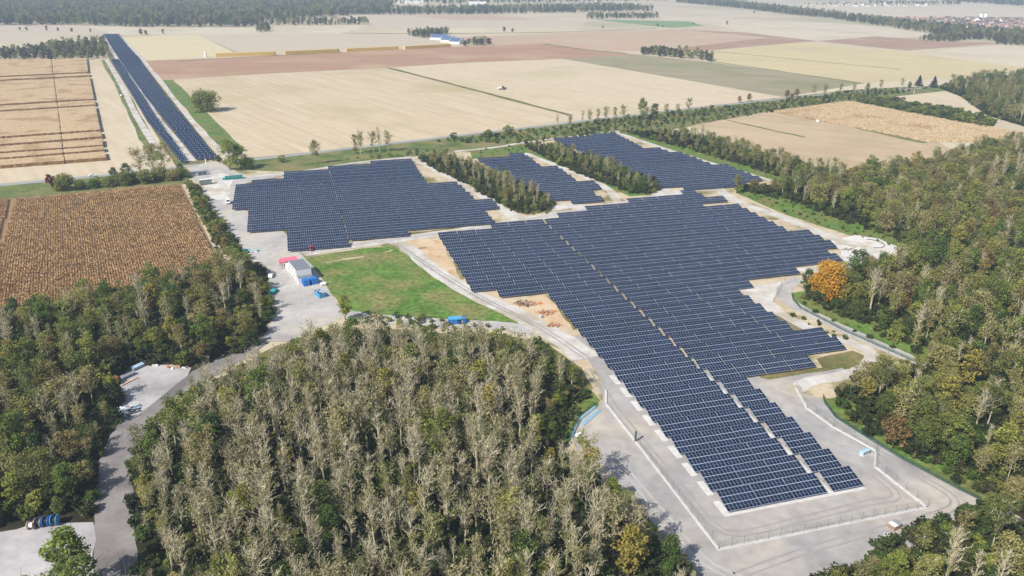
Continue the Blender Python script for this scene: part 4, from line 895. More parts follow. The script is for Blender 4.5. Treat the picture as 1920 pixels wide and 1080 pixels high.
# village garden trees and scattered field trees
for pp, dist in (([(1660, 42), (1700, 37), (1950, 37), (1950, 72), (1860, 64), (1780, 54)], 34), ([(1500, 12), (1560, 8), (1700, 9), (1705, 12)], 45)):
    for x, y in fill(GP(pp), dist, r): ft.append((x, y, -.1, r.uniform(.5, .9), 0, r.choice(['leafy', 'farleafy', 'half']), r.randrange(40)))
scatter('far_forest', [(x, y, z, s, rz, fidx[k][v % len(fidx[k])]) for x, y, z, s, rz, k, v in ft], fcoll, 'hazy far forest and tree lines across the plain and around the villages', 'forest')
for i, (x, y, s) in enumerate(((38, 57, .6), (50, 57, .7), (88, 58, .9), (109, 59, .7), (135, 60, .8), (170, 61, .7), (265, 66, 1.1), (274, 65, .9), (306, 64, .9), (945, 60, 1.0), (961, 60, .8), (1130, 54, .7), (1233, 50, .7), (1242, 51, .5), (1363, 47, .9), (1300, 46, .5), (1414, 25, .8), (690, 44, .9))):
    at_tree('farleafy', i, x, y, s * .8, 'field_tree', '%s small lone tree from the left in the far fields' % ordn(i + 1), rz=i, group='lone trees in the far fields')

# ------------------------------------------------------------------ maize
def maize_cards(poly, ang, row, step, h, wid, r):
    c, s_ = math.cos(ang), math.sin(ang); P = [(x * c + y * s_, -x * s_ + y * c) for x, y in poly]; mbz = MB()
    v0 = min(p[1] for p in P); v1 = max(p[1] for p in P); v = v0
    while v < v1:
        for a, b in spans(P, v):
            u = a
            while u < b:
                uu = u + r.uniform(-.2, .2) * step; vv = v + r.uniform(-.1, .1) * row; hh = h * r.uniform(.75, 1.1)
                x, y = uu * c - vv * s_, uu * s_ + vv * c
                if not (-60 < to_px(x, y, 0)[0] < 1980): u += step; continue
                for q in range(2):
                    th = r.uniform(0, 3.14); dx, dy = math.cos(th) * wid, math.sin(th) * wid; lx, ly = r.uniform(-.25, .25), r.uniform(-.25, .25)
                    mbz.quad((x - dx * .5, y - dy * .5, -.05), (x + dx * .5, y + dy * .5, -.05), (x + dx + lx, y + dy + ly, hh * .8), (x - dx + lx, y - dy + ly, hh))
                u += step
        v += row
    return mbz
rm = random.Random(5)
near_poly = GP([(30, 375), (335, 347), (404, 486), (200, 570), (-60, 640), (-60, 500), (6, 455)])
mz = maize_cards(near_poly, math.radians(90 + 29), 1.0, .42, 1.25, .27, rm)
mz2 = maize_cards(GP([(-60, 380), (19, 374), (-4, 450), (-60, 480)]), math.radians(90 + 29), 1.0, .42, 1.25, .27, rm)
b0 = len(mz.v); mz.v += mz2.v; mz.f += [tuple(b0 + i for i in f) for f in mz2.f]; mz.mi += mz2.mi
tag(mz.build('maize_crop', M['maize']), 'near field of dry brown maize standing in close rows', 'maize', kind='stuff')
mz = maize_cards(GP([(1448, 210), (1590, 191), (1930, 253), (1930, 268), (1738, 266)]), math.radians(-30), 1.1, .6, 1.5, .3, rm)
tag(mz.build('maize_crop', M['maize_pale']), 'dry tan maize field before the wood on the right', 'maize', kind='stuff')
def lerp2(a, b, t): return (a[0] + (b[0] - a[0]) * t, a[1] + (b[1] - a[1]) * t)
def slab(mb_, q, h, cell, r):
    """standing crop block with an uneven top; q = near-left, near-right, far-right, far-left"""
    n = max(2, int(math.dist(q[0], q[1]) / cell)); m_ = max(2, int(math.dist(q[1], q[2]) / cell)); base = len(mb_.v)
    for j in range(m_ + 1):
        for i in range(n + 1):
            p = lerp2(lerp2(q[0], q[1], i / n), lerp2(q[3], q[2], i / n), j / m_); e = i in (0, n) or j in (0, m_)
            mb_.v.append((p[0] + r.uniform(-.3, .3), p[1] + r.uniform(-.3, .3), h * r.uniform(.94, 1.04) - (.1 if e else 0)))
    for j in range(m_):
        for i in range(n):
            a = base + j * (n + 1) + i; mb_.f.append((a, a + 1, a + n + 2, a + n + 1)); mb_.mi.append(0)
    ring = [base + i for i in range(n + 1)] + [base + j * (n + 1) + n for j in range(1, m_ + 1)] + [base + m_ * (n + 1) + i for i in range(n - 1, -1, -1)] + [base + j * (n + 1) for j in range(m_ - 1, 0, -1)]
    b2 = len(mb_.v); mb_.v += [(mb_.v[i][0], mb_.v[i][1], -.06) for i in ring]
    for i in range(len(ring)):
        k = (i + 1) % len(ring); mb_.f.append((b2 + i, b2 + k, ring[k], ring[i])); mb_.mi.append(1)
BL = [(146, 138, 113, 112, 163, 166), (153.5, 144.5, 148.5, 140.5, 167, 169), (200, 189, 156, 147.5, 169, 177), (212, 200, 203.5, 192, 178, 180), (262, 248, 215, 203, 180, 189),
      (277, 261, 266, 251.5, 190, 192), (291, 277, 281, 265, 193, 194), (303, 286, 294.5, 280, 194.5, 197), (317, 301, 306.5, 289.5, 197, 200)]
mb = MB()
for yl, yr, tl, tr, xt, xb in BL:
    NL, NR, FR, FL = G(-30, yl + 1.5), G(xb, yr), G(xt, tr), G(-30, tl + 1.5)
    for a, b in ((0, .648), (.655, 1.0)):
        slab(mb, [lerp2(NL, NR, a), lerp2(NL, NR, b), lerp2(FL, FR, b), lerp2(FL, FR, a)], 2.3, 1.6, rm)
tag(mb.build('maize_crop', [M['maize_far'], M['stalk']]), 'blocks of standing dry maize cut by straight lanes at the far left', 'maize', kind='stuff')

# ------------------------------------------------------------------ fences
def fence(name, pts, label, posts=True, plinth=True, hgt=2.0, gap=3.0, arms=True, dark=False, start=0):
    root = empty(name, (pts[0][0], pts[0][1], 0)); tag(root, label, 'fence'); ox, oy = pts[0]
    pl, wire = MB(), MB(); rr = random.Random(len(pts))
    for i in range(len(pts) - 1):
        a = Vector((pts[i][0] - ox, pts[i][1] - oy)); b = Vector((pts[i + 1][0] - ox, pts[i + 1][1] - oy)); dd = b - a; ln = dd.length; t = dd / ln; n = Vector((-t.y, t.x))
        ang = math.atan2(t.y, t.x); Mx = Matrix.Translation((a.x, a.y, 0)) @ Matrix.Rotation(ang, 4, 'Z')
        if plinth: pl.box(-.12 if i else 0, ln, -.3, .3, .0, .3, 0, Mx)
        if i < start or not posts: continue
        k = max(1, int(ln / gap)); z0 = .3 if plinth else .05
        for j in range(k + (1 if i == len(pts) - 2 else 0)):
            c = a + t * (ln * j / k); q = MB(); q.tube([(0, 0, z0 - .05), (0, 0, z0 + hgt)], [.032, .032], 5)
            if arms:
                for sg in (-1, 1): q.tube([(0, 0, z0 + hgt), (-t.y * sg * .28, t.x * sg * .28, z0 + hgt + .35)], [.024, .02], 4)
            q.build('post', M['fence'], root, (c.x, c.y, 0))
        for z in ([.1 + hgt * q_ / 3 for q_ in range(4)] if not dark else [hgt * q_ / 12 for q_ in range(13)]):
            wire.box(0, ln, -.012, .012, z0 + z - (.012 if dark else .006), z0 + z + (.012 if dark else .006), 0, Mx)
        nv = 0 if not dark else int(ln / .22)
        for j in range(nv): x = ln * (j + .5) / nv; wire.box(x - .01, x + .01, -.01, .01, z0, z0 + hgt, 0, Mx)
    if plinth: pl.build('plinth', M['concrete'], root)
    if wire.v: tag(wire.build('wire_mesh', M['fence'], root), kind='stuff')
    return root
fence('wire_fence', GP([(1136, 732), (1136, 758), (1191, 827), (1348, 1031), (1739, 952), (1641, 876), (1643, 846), (1562, 801), (1513, 766), (1492, 728)]), 'green wire fence on a white concrete plinth around the nearest tables', start=2)
x, y = G(1191, 828); g_ = empty('gate_post', (x, y, 0)); tag(g_, 'thick dark green gate post at the start of the wire fence', 'post')
q = MB(); q.box(-.22, .22, -.22, .22, 0, 3.1); q.build('post', M['fence'], g_); q = MB(); q.box(-.26, .26, -.26, .26, 3.1, 3.2); q.build('cap', M['fence'], g_)
fence('panel_fence', GP([(1543, 745), (1546, 757), (1566, 783), (1631, 825), (1692, 862), (1798, 919), (1838, 938)]), 'dark green low fence between concrete apron and right wood', plinth=False, hgt=1.3, gap=3, arms=False, dark=True)
fence('panel_fence', GP([(1484, 551), (1486, 562), (1500, 578), (1585, 622), (1690, 668), (1712, 678)]), 'dark green low fence along the grey road below the orange tree', plinth=False, hgt=1.2, gap=3, arms=False, dark=True)
fence('panel_fence', GP([(1069, 824), (1074, 806), (1086, 785), (1104, 771), (1119, 761)]), 'dark green low fence beside the blue pipes', plinth=False, hgt=1.5, gap=2.5, arms=False, dark=True)
fence('wire_fence', GP([(1449, 567), (1466, 536), (1498, 524)]), 'short green wire fence beside the pale gravel bay', plinth=False, gap=2.5, arms=False)
fence('wire_fence', GP([(566, 482), (640, 469), (735, 458), (768, 474), (800, 502), (850, 536), (905, 566), (960, 590), (1000, 612)]), 'thin wire fence between white track and green meadow', plinth=False, hgt=1.4, gap=4.0, arms=False)

# ------------------------------------------------------------------ containers, vehicles, clutter
def dirang(p, q, z=0): a, b = G(*p, z), G(*q, z); return math.atan2(b[1] - a[1], b[0] - a[0])
def container(x, y, rz, L, W, H, bodymat, label, name='container', z=0.0, ribs=True, roof=None, doors=False, cat='container', windows=0, wside='end'):
    t = empty(name, (x, y, z), rz); tag(t, label, cat); b = MB(); b.box(0, L, 0, W, .12, H - .06); b.build('body', bodymat, t)
    f = MB()
    for xx in (-.03, L - .12):
        for yy in (-.03, W - .12): f.box(xx, xx + .15, yy, yy + .15, 0, H)
    f.box(.12, L - .12, -.02, .1, .0, .12); f.box(.12, L - .12, W - .1, W + .02, 0, .12); f.build('corner_frame', bodymat, t)
    rf = MB(); rf.box(-.03, L + .03, -.03, W + .03, H - .06, H + .02); ro = rf.build('roof', roof or bodymat, t)
    if ribs:
        q = MB(); n = int(L / .3)
        for i in range(n): q.box(.15 + i * .3, .27 + i * .3, -.025, 0, .2, H - .15); q.box(.15 + i * .3, .27 + i * .3, W, W + .025, .2, H - .15)
        n = int(W / .3)
        for i in range(n): q.box(-.025, 0, .15 + i * .3, .27 + i * .3, .2, H - .15); q.box(L, L + .025, .15 + i * .3, .27 + i * .3, .2, H - .15)
        q.build('corrugation', bodymat, t)
    if roof is not None:
        q = MB()
        for i in range(int(L / .6)): q.box(.2 + i * .6, .26 + i * .6, 0, W, H + .02, H + .05)
        q.build('roof_seam', roof, ro)
    for i in range(windows):
        if wside == 'side': q = MB(); q.box(L * (i + .5) / windows - .5, L * (i + .5) / windows + .5, -.04, -.005, .95, 2.0); w = q.build('window', M['glass'], t)
        else: q = MB(); q.box(-.04, -.005, W * (i + .5) / windows - .4, W * (i + .5) / windows + .4, .95, 2.0); w = q.build('window', M['glass'], t)
    if doors:
        for k in range(2):
            q = MB(); q.box(-.05, -.01, .08 + k * (W / 2 - .04), W / 2 - .04 + k * (W / 2 - .04), .2, H - .15) if doors == 'end' else q.box(.1 + k * L / 2, L / 2 - .1 + k * L / 2, -.06, -.03, .2, H - .15)
            q.build('door', bodymat, t)
    return t
# office cabins: local x along the front (to the right), y going back
A0 = dirang((553.6, 507), (579, 502.7), 5.2); P0 = Vector(G(560.5, 533.6)); ex = Vector((math.cos(A0), math.sin(A0))); ey = Vector((-math.sin(A0), math.cos(A0)))
def loc(u, v): p = P0 + ex * u + ey * v; return p.x, p.y
CW, CL, CH = 2.45, 6.1, 2.65
for k in range(2):
    x, y = loc(0, k * (CW + .04)); container(x, y, A0, CL, CW, CH, M['white'], ['white site cabin with grey roof in front of the two-storey cabins', 'white site cabin under the front of the upper grey roof'][k], 'site_cabin', roof=M['greyroof'], ribs=False, windows=1, cat='cabin')
for k in range(2, 6):
    x, y = loc(0, k * (CW + .04)); container(x, y, A0, CL, CW, CH, M['white'], '%s ground-floor white cabin of the two-storey block from the front' % ordn(k), 'site_cabin', roof=M['greyroof'], ribs=False, windows=1, cat='cabin')
for k in range(1, 6):
    x, y = loc(0, k * (CW + .04)); container(x, y, A0, CL, CW, CH, M['white'], '%s upper white cabin with grey roof of the two-storey block from the front' % ordn(k), 'site_cabin', z=CH + .06, roof=M['greyroof'], ribs=False, windows=1, cat='cabin')
for k in range(6, 8):
    x, y = loc(-.4, k * (CW + .04) + .1); container(x, y, A0, CL, CW, CH, M['white'], 'white %s container behind the two-storey cabin block' % ('steel' if k == 6 else 'ribbed'), 'container', ribs=True)
x, y = loc(-1.6, 8 * (CW + .04) + 1.2); t = empty('site_shelter', (x, y, 0), A0); tag(t, 'white shelter with faded pink-red roof at the back of the cabins', 'shelter')
for i, (xx, yy) in enumerate(((0, 0), (6.6, 0), (0, 4.2), (6.6, 4.2))): q = MB(); q.box(xx, xx + .16, yy, yy + .16, 0, 2.9); q.build('post', M['darkgrey'], t)
q = MB(); q.prism([(-.3, 2.9), (4.6, 2.9), (4.6, 3.1), (2.2, 3.9), (-.3, 3.1)], -.2, 7.0); q.build('roof', M['pink'], t)
q = MB(); q.box(.2, 6.6, -.1, .0, 2.0, 2.85); q.build('side_panel', M['white'], t); q = MB(); q.box(-.12, 0, 0, 4.2, 1.6, 2.85); q.build('end_panel', M['red'], t)
x, y = loc(1.2, -3.3); container(x, y, A0, 2.5, 3.0, 2.5, M['blue'], 'left one of the two blue containers in front of the cabins', doors='side')
x, y = loc(4.5, -3.0); container(x, y, A0 + .03, 2.5, 3.0, 2.5, M['blue'], 'right one of the two blue containers in front of the cabins', doors='side')
for i, (u, v) in enumerate(((2.1, -3.40), (5.4, -3.10))):
    pass
x, y = loc(7.6, -5.4); t = empty('water_tank', (x, y, 0), A0); tag(t, 'rounded white water tank behind the open blue skip', 'tank')
q = MB(); q.tube([(0, 0, .7), (2.0, 0, .7)], [.75, .75], 14); q.build('tank', M['white'], t); q = MB(); q.box(.2, .4, -.6, .6, 0, .4); q.box(1.6, 1.8, -.6, .6, 0, .4); q.build('cradle', M['steel'], t)
def skip(x, y, rz, L, W, H, mt, label, fillm=None):
    t = empty('skip', (x, y, 0), rz); tag(t, label, 'skip'); b = MB(); w = .08
    b.box(0, L, 0, W, .15, .25); b.box(0, L, 0, w, .25, H); b.box(0, L, W - w, W, .25, H); b.box(0, w, w, W - w, .25, H); b.box(L - w, L, w, W - w, .25, H); b.build('bin', mt, t)
    f = MB(); n = int(L / .75)
    for i in range(n + 1): xx = .05 + (L - .2) * i / n; f.box(xx, xx + .1, -.09, 0, .15, H); f.box(xx, xx + .1, W, W + .09, .15, H)
    n = int(W / .75)
    for i in range(n + 1): yy = .05 + (W - .2) * i / n; f.box(-.09, 0, yy, yy + .1, .15, H); f.box(L, L + .09, yy, yy + .1, .15, H)
    f.build('rib', mt, t); f = MB(); f.box(-.1, L + .1, -.1, .0, H - .12, H + .02); f.box(-.1, L + .1, W, W + .1, H - .12, H + .02); f.build('rim', mt, t)
    f = MB(); f.box(.3, L - .3, .3, .45, 0, .15); f.box(.3, L - .3, W - .45, W - .3, 0, .15); f.build('skid', M['darkgrey'], t)
    rr = random.Random(int(L * 100)); f = MB()
    for i in range(16):
        Mx = Matrix.Translation((rr.uniform(.4, L - .4), rr.uniform(.3, W - .3), H - .35 + rr.uniform(0, .35))) @ Matrix.Rotation(rr.uniform(0, 3), 4, 'Z') @ Matrix.Rotation(rr.uniform(-.5, .5), 4, 'X')
        f.box(-.4, .4, -.18, .18, -.08, .08, i % 3, Mx)
    f.build('waste', [M['white'], M['darkgrey'], M['wood2']], t); return t
x, y = G(597, 560); a1 = dirang((604, 563), (616, 560)); skip(x + .5, y, a1, 2.5, 4.8, 1.9, M['blue2'], 'open light blue waste skip beside the meadow')
x, y = G(842, 609); t = skip(x, y, dirang((842, 609), (870, 607)), 6.0, 2.4, 2.1, M['blue'], 'blue skip covered with tarpaulin at the front edge of the meadow')
q = MB(); q.prism([(-.12, 1.9), (2.52, 1.9), (2.45, 2.18), (1.8, 2.42), (1.1, 2.3), (.5, 2.38), (-.08, 2.2)], -.12, 4.6); q.build('tarpaulin', M['blue2'], t)

def wheel(t, x, y, rad, w=.22):
    q = MB(); q.tube([(x, y - w / 2, rad), (x, y + w / 2, rad)], [rad, rad], 14); wo = q.build('wheel', M['black'], t)
    q = MB(); q.tube([(x, y - w / 2 - .01, rad), (x, y + w / 2 + .01, rad)], [rad * .55, rad * .55], 10); q.build('rim', M['steel'], wo)
def van(x, y, rz, label):
    t = empty('van', (x, y, 0), rz); tag(t, label, 'van')
    prof = [(-2.6, .35), (2.55, .35), (2.6, .9), (2.45, 1.15), (1.75, 1.3), (1.0, 2.15), (.7, 2.3), (-2.5, 2.32), (-2.62, 2.1)]
    b = MB(); n = len(prof); vs_ = [(px_, -.97, pz) for px_, pz in prof] + [(px_, .97, pz) for px_, pz in prof]
    b.add(vs_, [tuple(range(n)), tuple(reversed(range(n, 2 * n)))] + [(i + n, (i + 1) % n + n, (i + 1) % n, i) for i in range(n)]); b.build('body', M['white'], t)
    q = MB(); q.add([(1.72, -.85, 1.36), (1.72, .85, 1.36), (1.05, .8, 2.14), (1.05, -.8, 2.14)], [(0, 1, 2, 3)]); w = q.build('windscreen', M['glass'], t); w.location = (.025, 0, .02)
    for sg in (-1, 1):
        q = MB(); q.box(.35, 1.15, -.985 if sg < 0 else .96, -.96 if sg < 0 else .985, 1.35, 1.95); q.build('side_window', M['glass'], t)
        q = MB(); q.box(2.5, 2.62, sg * .8 - .15, sg * .8 + .15, .75, .95); q.build('headlight', M['paleblue'], t)
        q = MB(); q.box(1.35, 1.5, sg * 1.08 - .1, sg * 1.08 + .1, 1.35, 1.6); q.build('mirror', M['black'], t)
        for xx in (-1.7, 1.65): wheel(t, xx, sg * .86, .34)
    q = MB(); q.box(2.55, 2.68, -.9, .9, .35, .6); q.build('bumper', M['darkgrey'], t); return t
x, y = G(428, 381); van(x, y, dirang((427, 376), (429, 384)), 'white delivery van parked beside the left array')
def car(x, y, rz, mt, label):
    t = empty('car', (x, y, 0), rz); tag(t, label, 'car')
    prof = [(-2.1, .3), (2.1, .3), (2.15, .7), (1.9, .85), (1.0, .95), (.45, 1.42), (-1.1, 1.46), (-1.9, 1.0), (-2.15, .85)]
    b = MB(); n = len(prof); vs_ = [(px_, -.87, pz) for px_, pz in prof] + [(px_, .87, pz) for px_, pz in prof]
    b.add(vs_, [tuple(range(n)), tuple(reversed(range(n, 2 * n)))] + [(i + n, (i + 1) % n + n, (i + 1) % n, i) for i in range(n)]); b.build('body', mt, t)
    q = MB(); q.quad((1.0, -.75, .98), (1.0, .75, .98), (.5, .7, 1.42), (.5, -.7, 1.42)); w = q.build('windscreen', M['glass'], t); w.location = (.02, 0, .02)
    for sg in (-1, 1):
        q = MB(); q.box(-1.2, .5, sg * .88 - .012, sg * .88 + .012, 1.0, 1.34); q.build('side_window', M['glass'], t)
        q = MB(); q.box(2.05, 2.17, sg * .65 - .15, sg * .65 + .15, .6, .75); q.build('headlight', M['paleblue'], t)
        for xx in (-1.35, 1.35): wheel(t, xx, sg * .8, .31, .2)
    return t
x, y = G(173, 331); car(x, y, dirang((160, 332), (190, 329)), M['white'], 'white car driving on the road behind the big roadside bush')
x, y = G(229, 180); car(x, y, dirang((225, 181), (234, 179)), M['white'], 'white car parked on the bank left of the solar strip')
x, y = G(508, 519); car(x, y, 1.7, M['white'], 'white car half hidden in tree shade left of the cabins')
x, y = G(514, 548); car(x, y, 1.5, M['teal'], 'teal car in the shade at the edge of the left wood')
def tractor(x, y, rz, mt, label, s=1.0):
    t = empty('tractor', (x, y, 0), rz, s); tag(t, label, 'tractor')
    q = MB(); q.box(.0, 1.9, -.35, .35, .8, 1.5); q.box(-1.0, .0, -.5, .5, .7, 1.2); q.build('body', mt, t)
    q = MB(); q.box(-.95, -.05, -.6, .6, 1.2, 2.3); q.build('cab', M['glass'], t); q = MB(); q.box(-1.05, .05, -.68, .68, 2.3, 2.42); q.build('roof', mt, t)
    for sg in (-1, 1): wheel(t, -.6, sg * .85, .75, .4); wheel(t, 1.45, sg * .75, .48, .3)
    q = MB(); q.tube([(1.3, .2, 1.5), (1.3, .2, 2.2)], [.05, .05], 6); q.build('exhaust', M['darkgrey'], t); return t
x, y = G(584, 470); tractor(x, y, 1.2, M['red'], 'small red tractor in front of the left array')
x, y = G(944, 168); tractor(x, y, .4, M['darkgrey'], 'dark tractor with a pale spreader working in the stubble field', 1.5)
x, y = G(938, 168); t = empty('spreader', (x, y, 0), .4); tag(t, 'pale trailer spreader behind the dark tractor in the stubble', 'trailer')
q = MB(); q.tube([(-2.6, 0, 1.7), (1.6, 0, 1.7)], [1.3, 1.3], 12); q.build('tank', M['white2'], t)
for sg in (-1, 1): wheel(t, -.6, sg * 1.2, .7, .4)
q = MB(); q.box(1.5, 3.2, -.1, .1, .8, 1.0); q.build('drawbar', M['darkgrey'], t)
# entrance clutter
x, y = G(376, 348); t = container(x, y, dirang((376, 348), (400, 345)), 6.6, 2.5, 2.7, M['greygreen'], 'grey-green box trailer with white roof at the yard entrance', 'box_trailer', z=.5, roof=M['white'], cat='trailer')
for xx in (1.0, 5.2):
    for yy in (.3, 2.2): wheel(t, xx, yy, .45)
for o in [c for c in t.children if c.name.startswith('wheel')]: o.location.z = -.48
x, y = G(372, 330); container(x - 10 * .0, y, dirang((360, 330), (376, 328)), 5.0, 2.4, 2.5, M['greyroof'], 'grey cabin in tree shade beside the junction', 'site_cabin', roof=M['greyroof'], ribs=False, windows=2, wside='side', cat='cabin')
x, y = G(420, 338); t = empty('tarpaulin_tunnel', (x, y, 0), dirang((420, 338), (455, 335))); tag(t, 'long dark green tarpaulin tunnel beside the yard entrance', 'tunnel')
q = MB(); q.prism([(0, 0), (3.2, 0), (3.1, 1.2), (2.4, 2.0), (1.6, 2.2), (.8, 2.0), (.1, 1.2)], .8, 11); q.build('cover', M['tarp'], t)
for i in range(6): q = MB(); q.prism([(-.04, 0), (3.24, 0), (3.16, 1.24), (2.42, 2.06), (1.6, 2.26), (.78, 2.06), (.04, 1.24)], .8 + i * 2.0, .95 + i * 2.0); q.build('hoop', M['teal'], t)
q = MB(); q.box(-.8, .7, .3, 2.9, .1, 1.1); q.build('end_crate', M['teal'], t)
for i, (px_, py_, h, lb) in enumerate(((386, 306, 4.2, 'white gate post left of the junction'), (417, 304, 4.0, 'white gate post right of the junction'))):
    x, y = G(px_, py_); t = empty('gate_post', (x, y, 0)); tag(t, lb, 'post'); q = MB(); q.box(-.25, .25, -.25, .25, 0, h * .6); q.build('post', M['white'], t); q = MB(); q.box(-.35, .35, -.35, .35, h * .6, h * .66); q.build('cap', M['white'], t)
def mound(x, y, rx, ry, h, mt, name, label, cat='pile', seed=1):
    rr = random.Random(seed); q = MB(); n, m_ = 18, 6; q.v.append((0, 0, h))
    for j in range(1, m_ + 1):
        for i in range(n):
            t_ = j / m_; a = 6.283 * i / n; f = 1 + rr.uniform(-.12, .12); q.v.append((math.cos(a) * rx * t_ * f, math.sin(a) * ry * t_ * f, max(-.05, h * (1 - t_ ** 1.5) + (rr.uniform(-.12, .12) * h if j < m_ else 0) - (.05 if j == m_ else 0))))
    for i in range(n): q.f.append((0, 1 + i, 1 + (i + 1) % n)); q.mi.append(0)
    for j in range(m_ - 1):
        for i in range(n): a = 1 + j * n; q.f.append((a + i, a + n + i, a + n + (i + 1) % n, a + (i + 1) % n)); q.mi.append(0)
    o = q.build(name, mt, None, (x, y, .03)); return tag(o, label, cat)
x, y = G(370, 347); mound(x, y, 3.6, 2.6, 1.3, M['earth'], 'earth_pile', 'pale earth heap beside the box trailer')
x, y = G(374, 368); mound(x, y, 3, 2.0, .9, M['chalk'], 'chalk_pile', 'low white chalk heap left of the yard entrance', seed=4)
def heap(px_, py_, n, mats, name, label, sizes, spread, hgt, seed, group=None, cat='pile'):
    """loose pile: every piece a child of its own"""
    x, y = G(px_, py_); t = empty(name, (x, y, .03), 0); tag(t, label, cat); rr = random.Random(seed)
    pn = {'timber_pile': 'plank', 'scrap_pile': 'scrap_piece', 'pipe_stack': 'pipe'}.get(name, 'piece')
    for i in range(n):
        L, W, T = [q_ * rr.uniform(.7, 1.3) for q_ in sizes]; q = MB(); q.box(-L / 2, L / 2, -W / 2, W / 2, -T / 2, T / 2)
        o = q.build(pn, mats[i % len(mats)], t); rx, ry = rr.gauss(0, spread[0] * .45), rr.gauss(0, spread[1] * .45)
        o.location = (rx, ry, T / 2 + .05 + hgt * max(0, 1 - math.hypot(rx / spread[0], ry / spread[1])) * rr.random()); o.rotation_euler = (rr.uniform(-.12, .12), rr.uniform(-.15, .15), rr.gauss(.3, .9))
    return t
heap(985, 570, 60, [M['wood'], M['wood'], M['wood2'], M['darkgrey']], 'timber_pile', 'heap of weathered grey-brown timber beside the white track', (3.4, .22, .12), (4.2, 2.4), .8, 3)
heap(1024, 586, 34, [M['wood'], M['wood2'], M['rust']], 'timber_pile', 'smaller timber heap near the array with rusty pieces', (2.8, .2, .12), (3.4, 2.0), .6, 4)
heap(1040, 610, 22, [M['wood'], M['rust'], M['wood2']], 'timber_pile', 'reddish timber heap where the track widens', (3.2, .2, .12), (3.0, 1.2), .4, 6)
for i, (px_, py_) in enumerate(((1011, 569), (1036, 584))): x, y = G(px_, py_); mound(x, y, 1.3 + .3 * i, 1.1, .5, M['rust'], 'sawdust_pile', ['orange rust-coloured heap right of the timber', 'orange rust-coloured heap against the solar array'][i], seed=9 + i)
x, y = G(1014, 596); t = empty('water_butt', (x, y, .02)); tag(t, 'pale blue plastic drum among the timber heaps', 'drum'); q = MB(); q.tube([(0, 0, 0), (0, 0, .3), (0, 0, 1.1), (0, 0, 1.25)], [.42, .5, .5, .42], 12); q.build('drum', M['paleblue'], t); q = MB(); q.tube([(0, 0, 1.25), (0, 0, 1.32)], [.46, .46], 12); q.build('lid', M['paleblue'], t)
q = MB(); q.box(0, 4.4, 0, 2.4, .0, .1); x, y = G(786, 468); o = q.build('rusty_plate', M['wood'], None, (x, y, .02), .55); tag(o, 'brown steel plate lying on the sand beside the track', 'plate')
heap(465, 472, 26, [M['teal'], M['darkgrey'], M['teal'], M['white'], M['paleblue']], 'scrap_pile', 'heap of turquoise scrap beside the gravel yard', (1.6, .7, .4), (3.6, 1.8), .9, 8)
x, y = G(453, 470); t = empty('trash_bin', (x, y, .03)); tag(t, 'small pink-white bin left of the turquoise scrap', 'bin'); q = MB(); q.box(-.5, .5, -.4, .4, .1, 1.1); q.build('bin', M['white'], t); q = MB(); q.box(-.55, .55, -.45, .45, 1.1, 1.2); q.build('lid', M['pink'], t)
# scrap pad
def sheet_stack(px_, py_, rz, L, W, n, mt, label, name='sheet_stack', piece='sheet', gap=.16):
    x, y = G(px_, py_); t = empty(name, (x, y, .05), rz); tag(t, label, 'stack'); rr = random.Random(n)
    for i in range(n): q = MB(); q.box(-L / 2, L / 2, -W / 2, W / 2, i * gap, i * gap + gap * .72); o = q.build(piece, mt[i % len(mt)], t); o.location = (rr.uniform(-.12, .12), rr.uniform(-.08, .08), 0); o.rotation_euler.z = rr.uniform(-.03, .03)
    return t
a2 = dirang((233, 706), (252, 697))
sheet_stack(240, 707, a2, 4.4, 1.3, 6, [M['paleblue'], M['steel']], 'stack of pale blue steel sheets on the left side of the scrap pad')
sheet_stack(258, 690, a2, 4.2, 1.8, 6, [M['steel'], M['paleblue']], 'stack of grey steel sheets at the back corner of the scrap pad')
sheet_stack(228, 712, a2, 2.0, 1.2, 4, [M['red'], M['wood']], 'short stack of red boards beside the blue steel sheets')
sheet_stack(243, 716, a2, 6.0, .8, 2, [M['wood2']], 'long pale boards lying below the blue steel sheets', piece='board')
sheet_stack(284, 684, dirang((272, 681), (297, 686)), 5.5, .5, 3, [M['white']], 'white beam stack along the back edge of the scrap pad', piece='beam')
heap(330, 689, 18, [M['white'], M['wood'], M['rust'], M['wood2']], 'scrap_pile', 'mixed white and brown scrap along the back of the pad', (1.3, .6, .3), (3.2, 1.0), .5, 12)
heap(240, 770, 46, [M['steel'], M['paleblue'], M['steel'], M['darkgrey'], M['white']], 'scrap_pile', 'heap of silvery scrap metal at the front of the pad', (2.6, .5, .12), (3.2, 2.4), .9, 13)
x, y = G(383, 679); container(x, y, .4, 1.6, 1.4, 1.5, M['white'], 'small white box at the road end of the scrap pad', 'storage_box', ribs=False, doors='side', cat='box')
x, y = G(212, 716); t = empty('red_trailer', (x, y, .03), .5); tag(t, 'small red trailer half hidden under trees left of the pad', 'trailer'); q = MB(); q.box(-1.6, 1.6, -.8, .8, .6, 1.4); q.build('body', M['red'], t)
for sg in (-1, 1): wheel(t, 0, sg * .9, .4)
q = MB(); q.box(1.6, 2.8, -.06, .06, .6, .75); q.build('drawbar', M['darkgrey'], t)
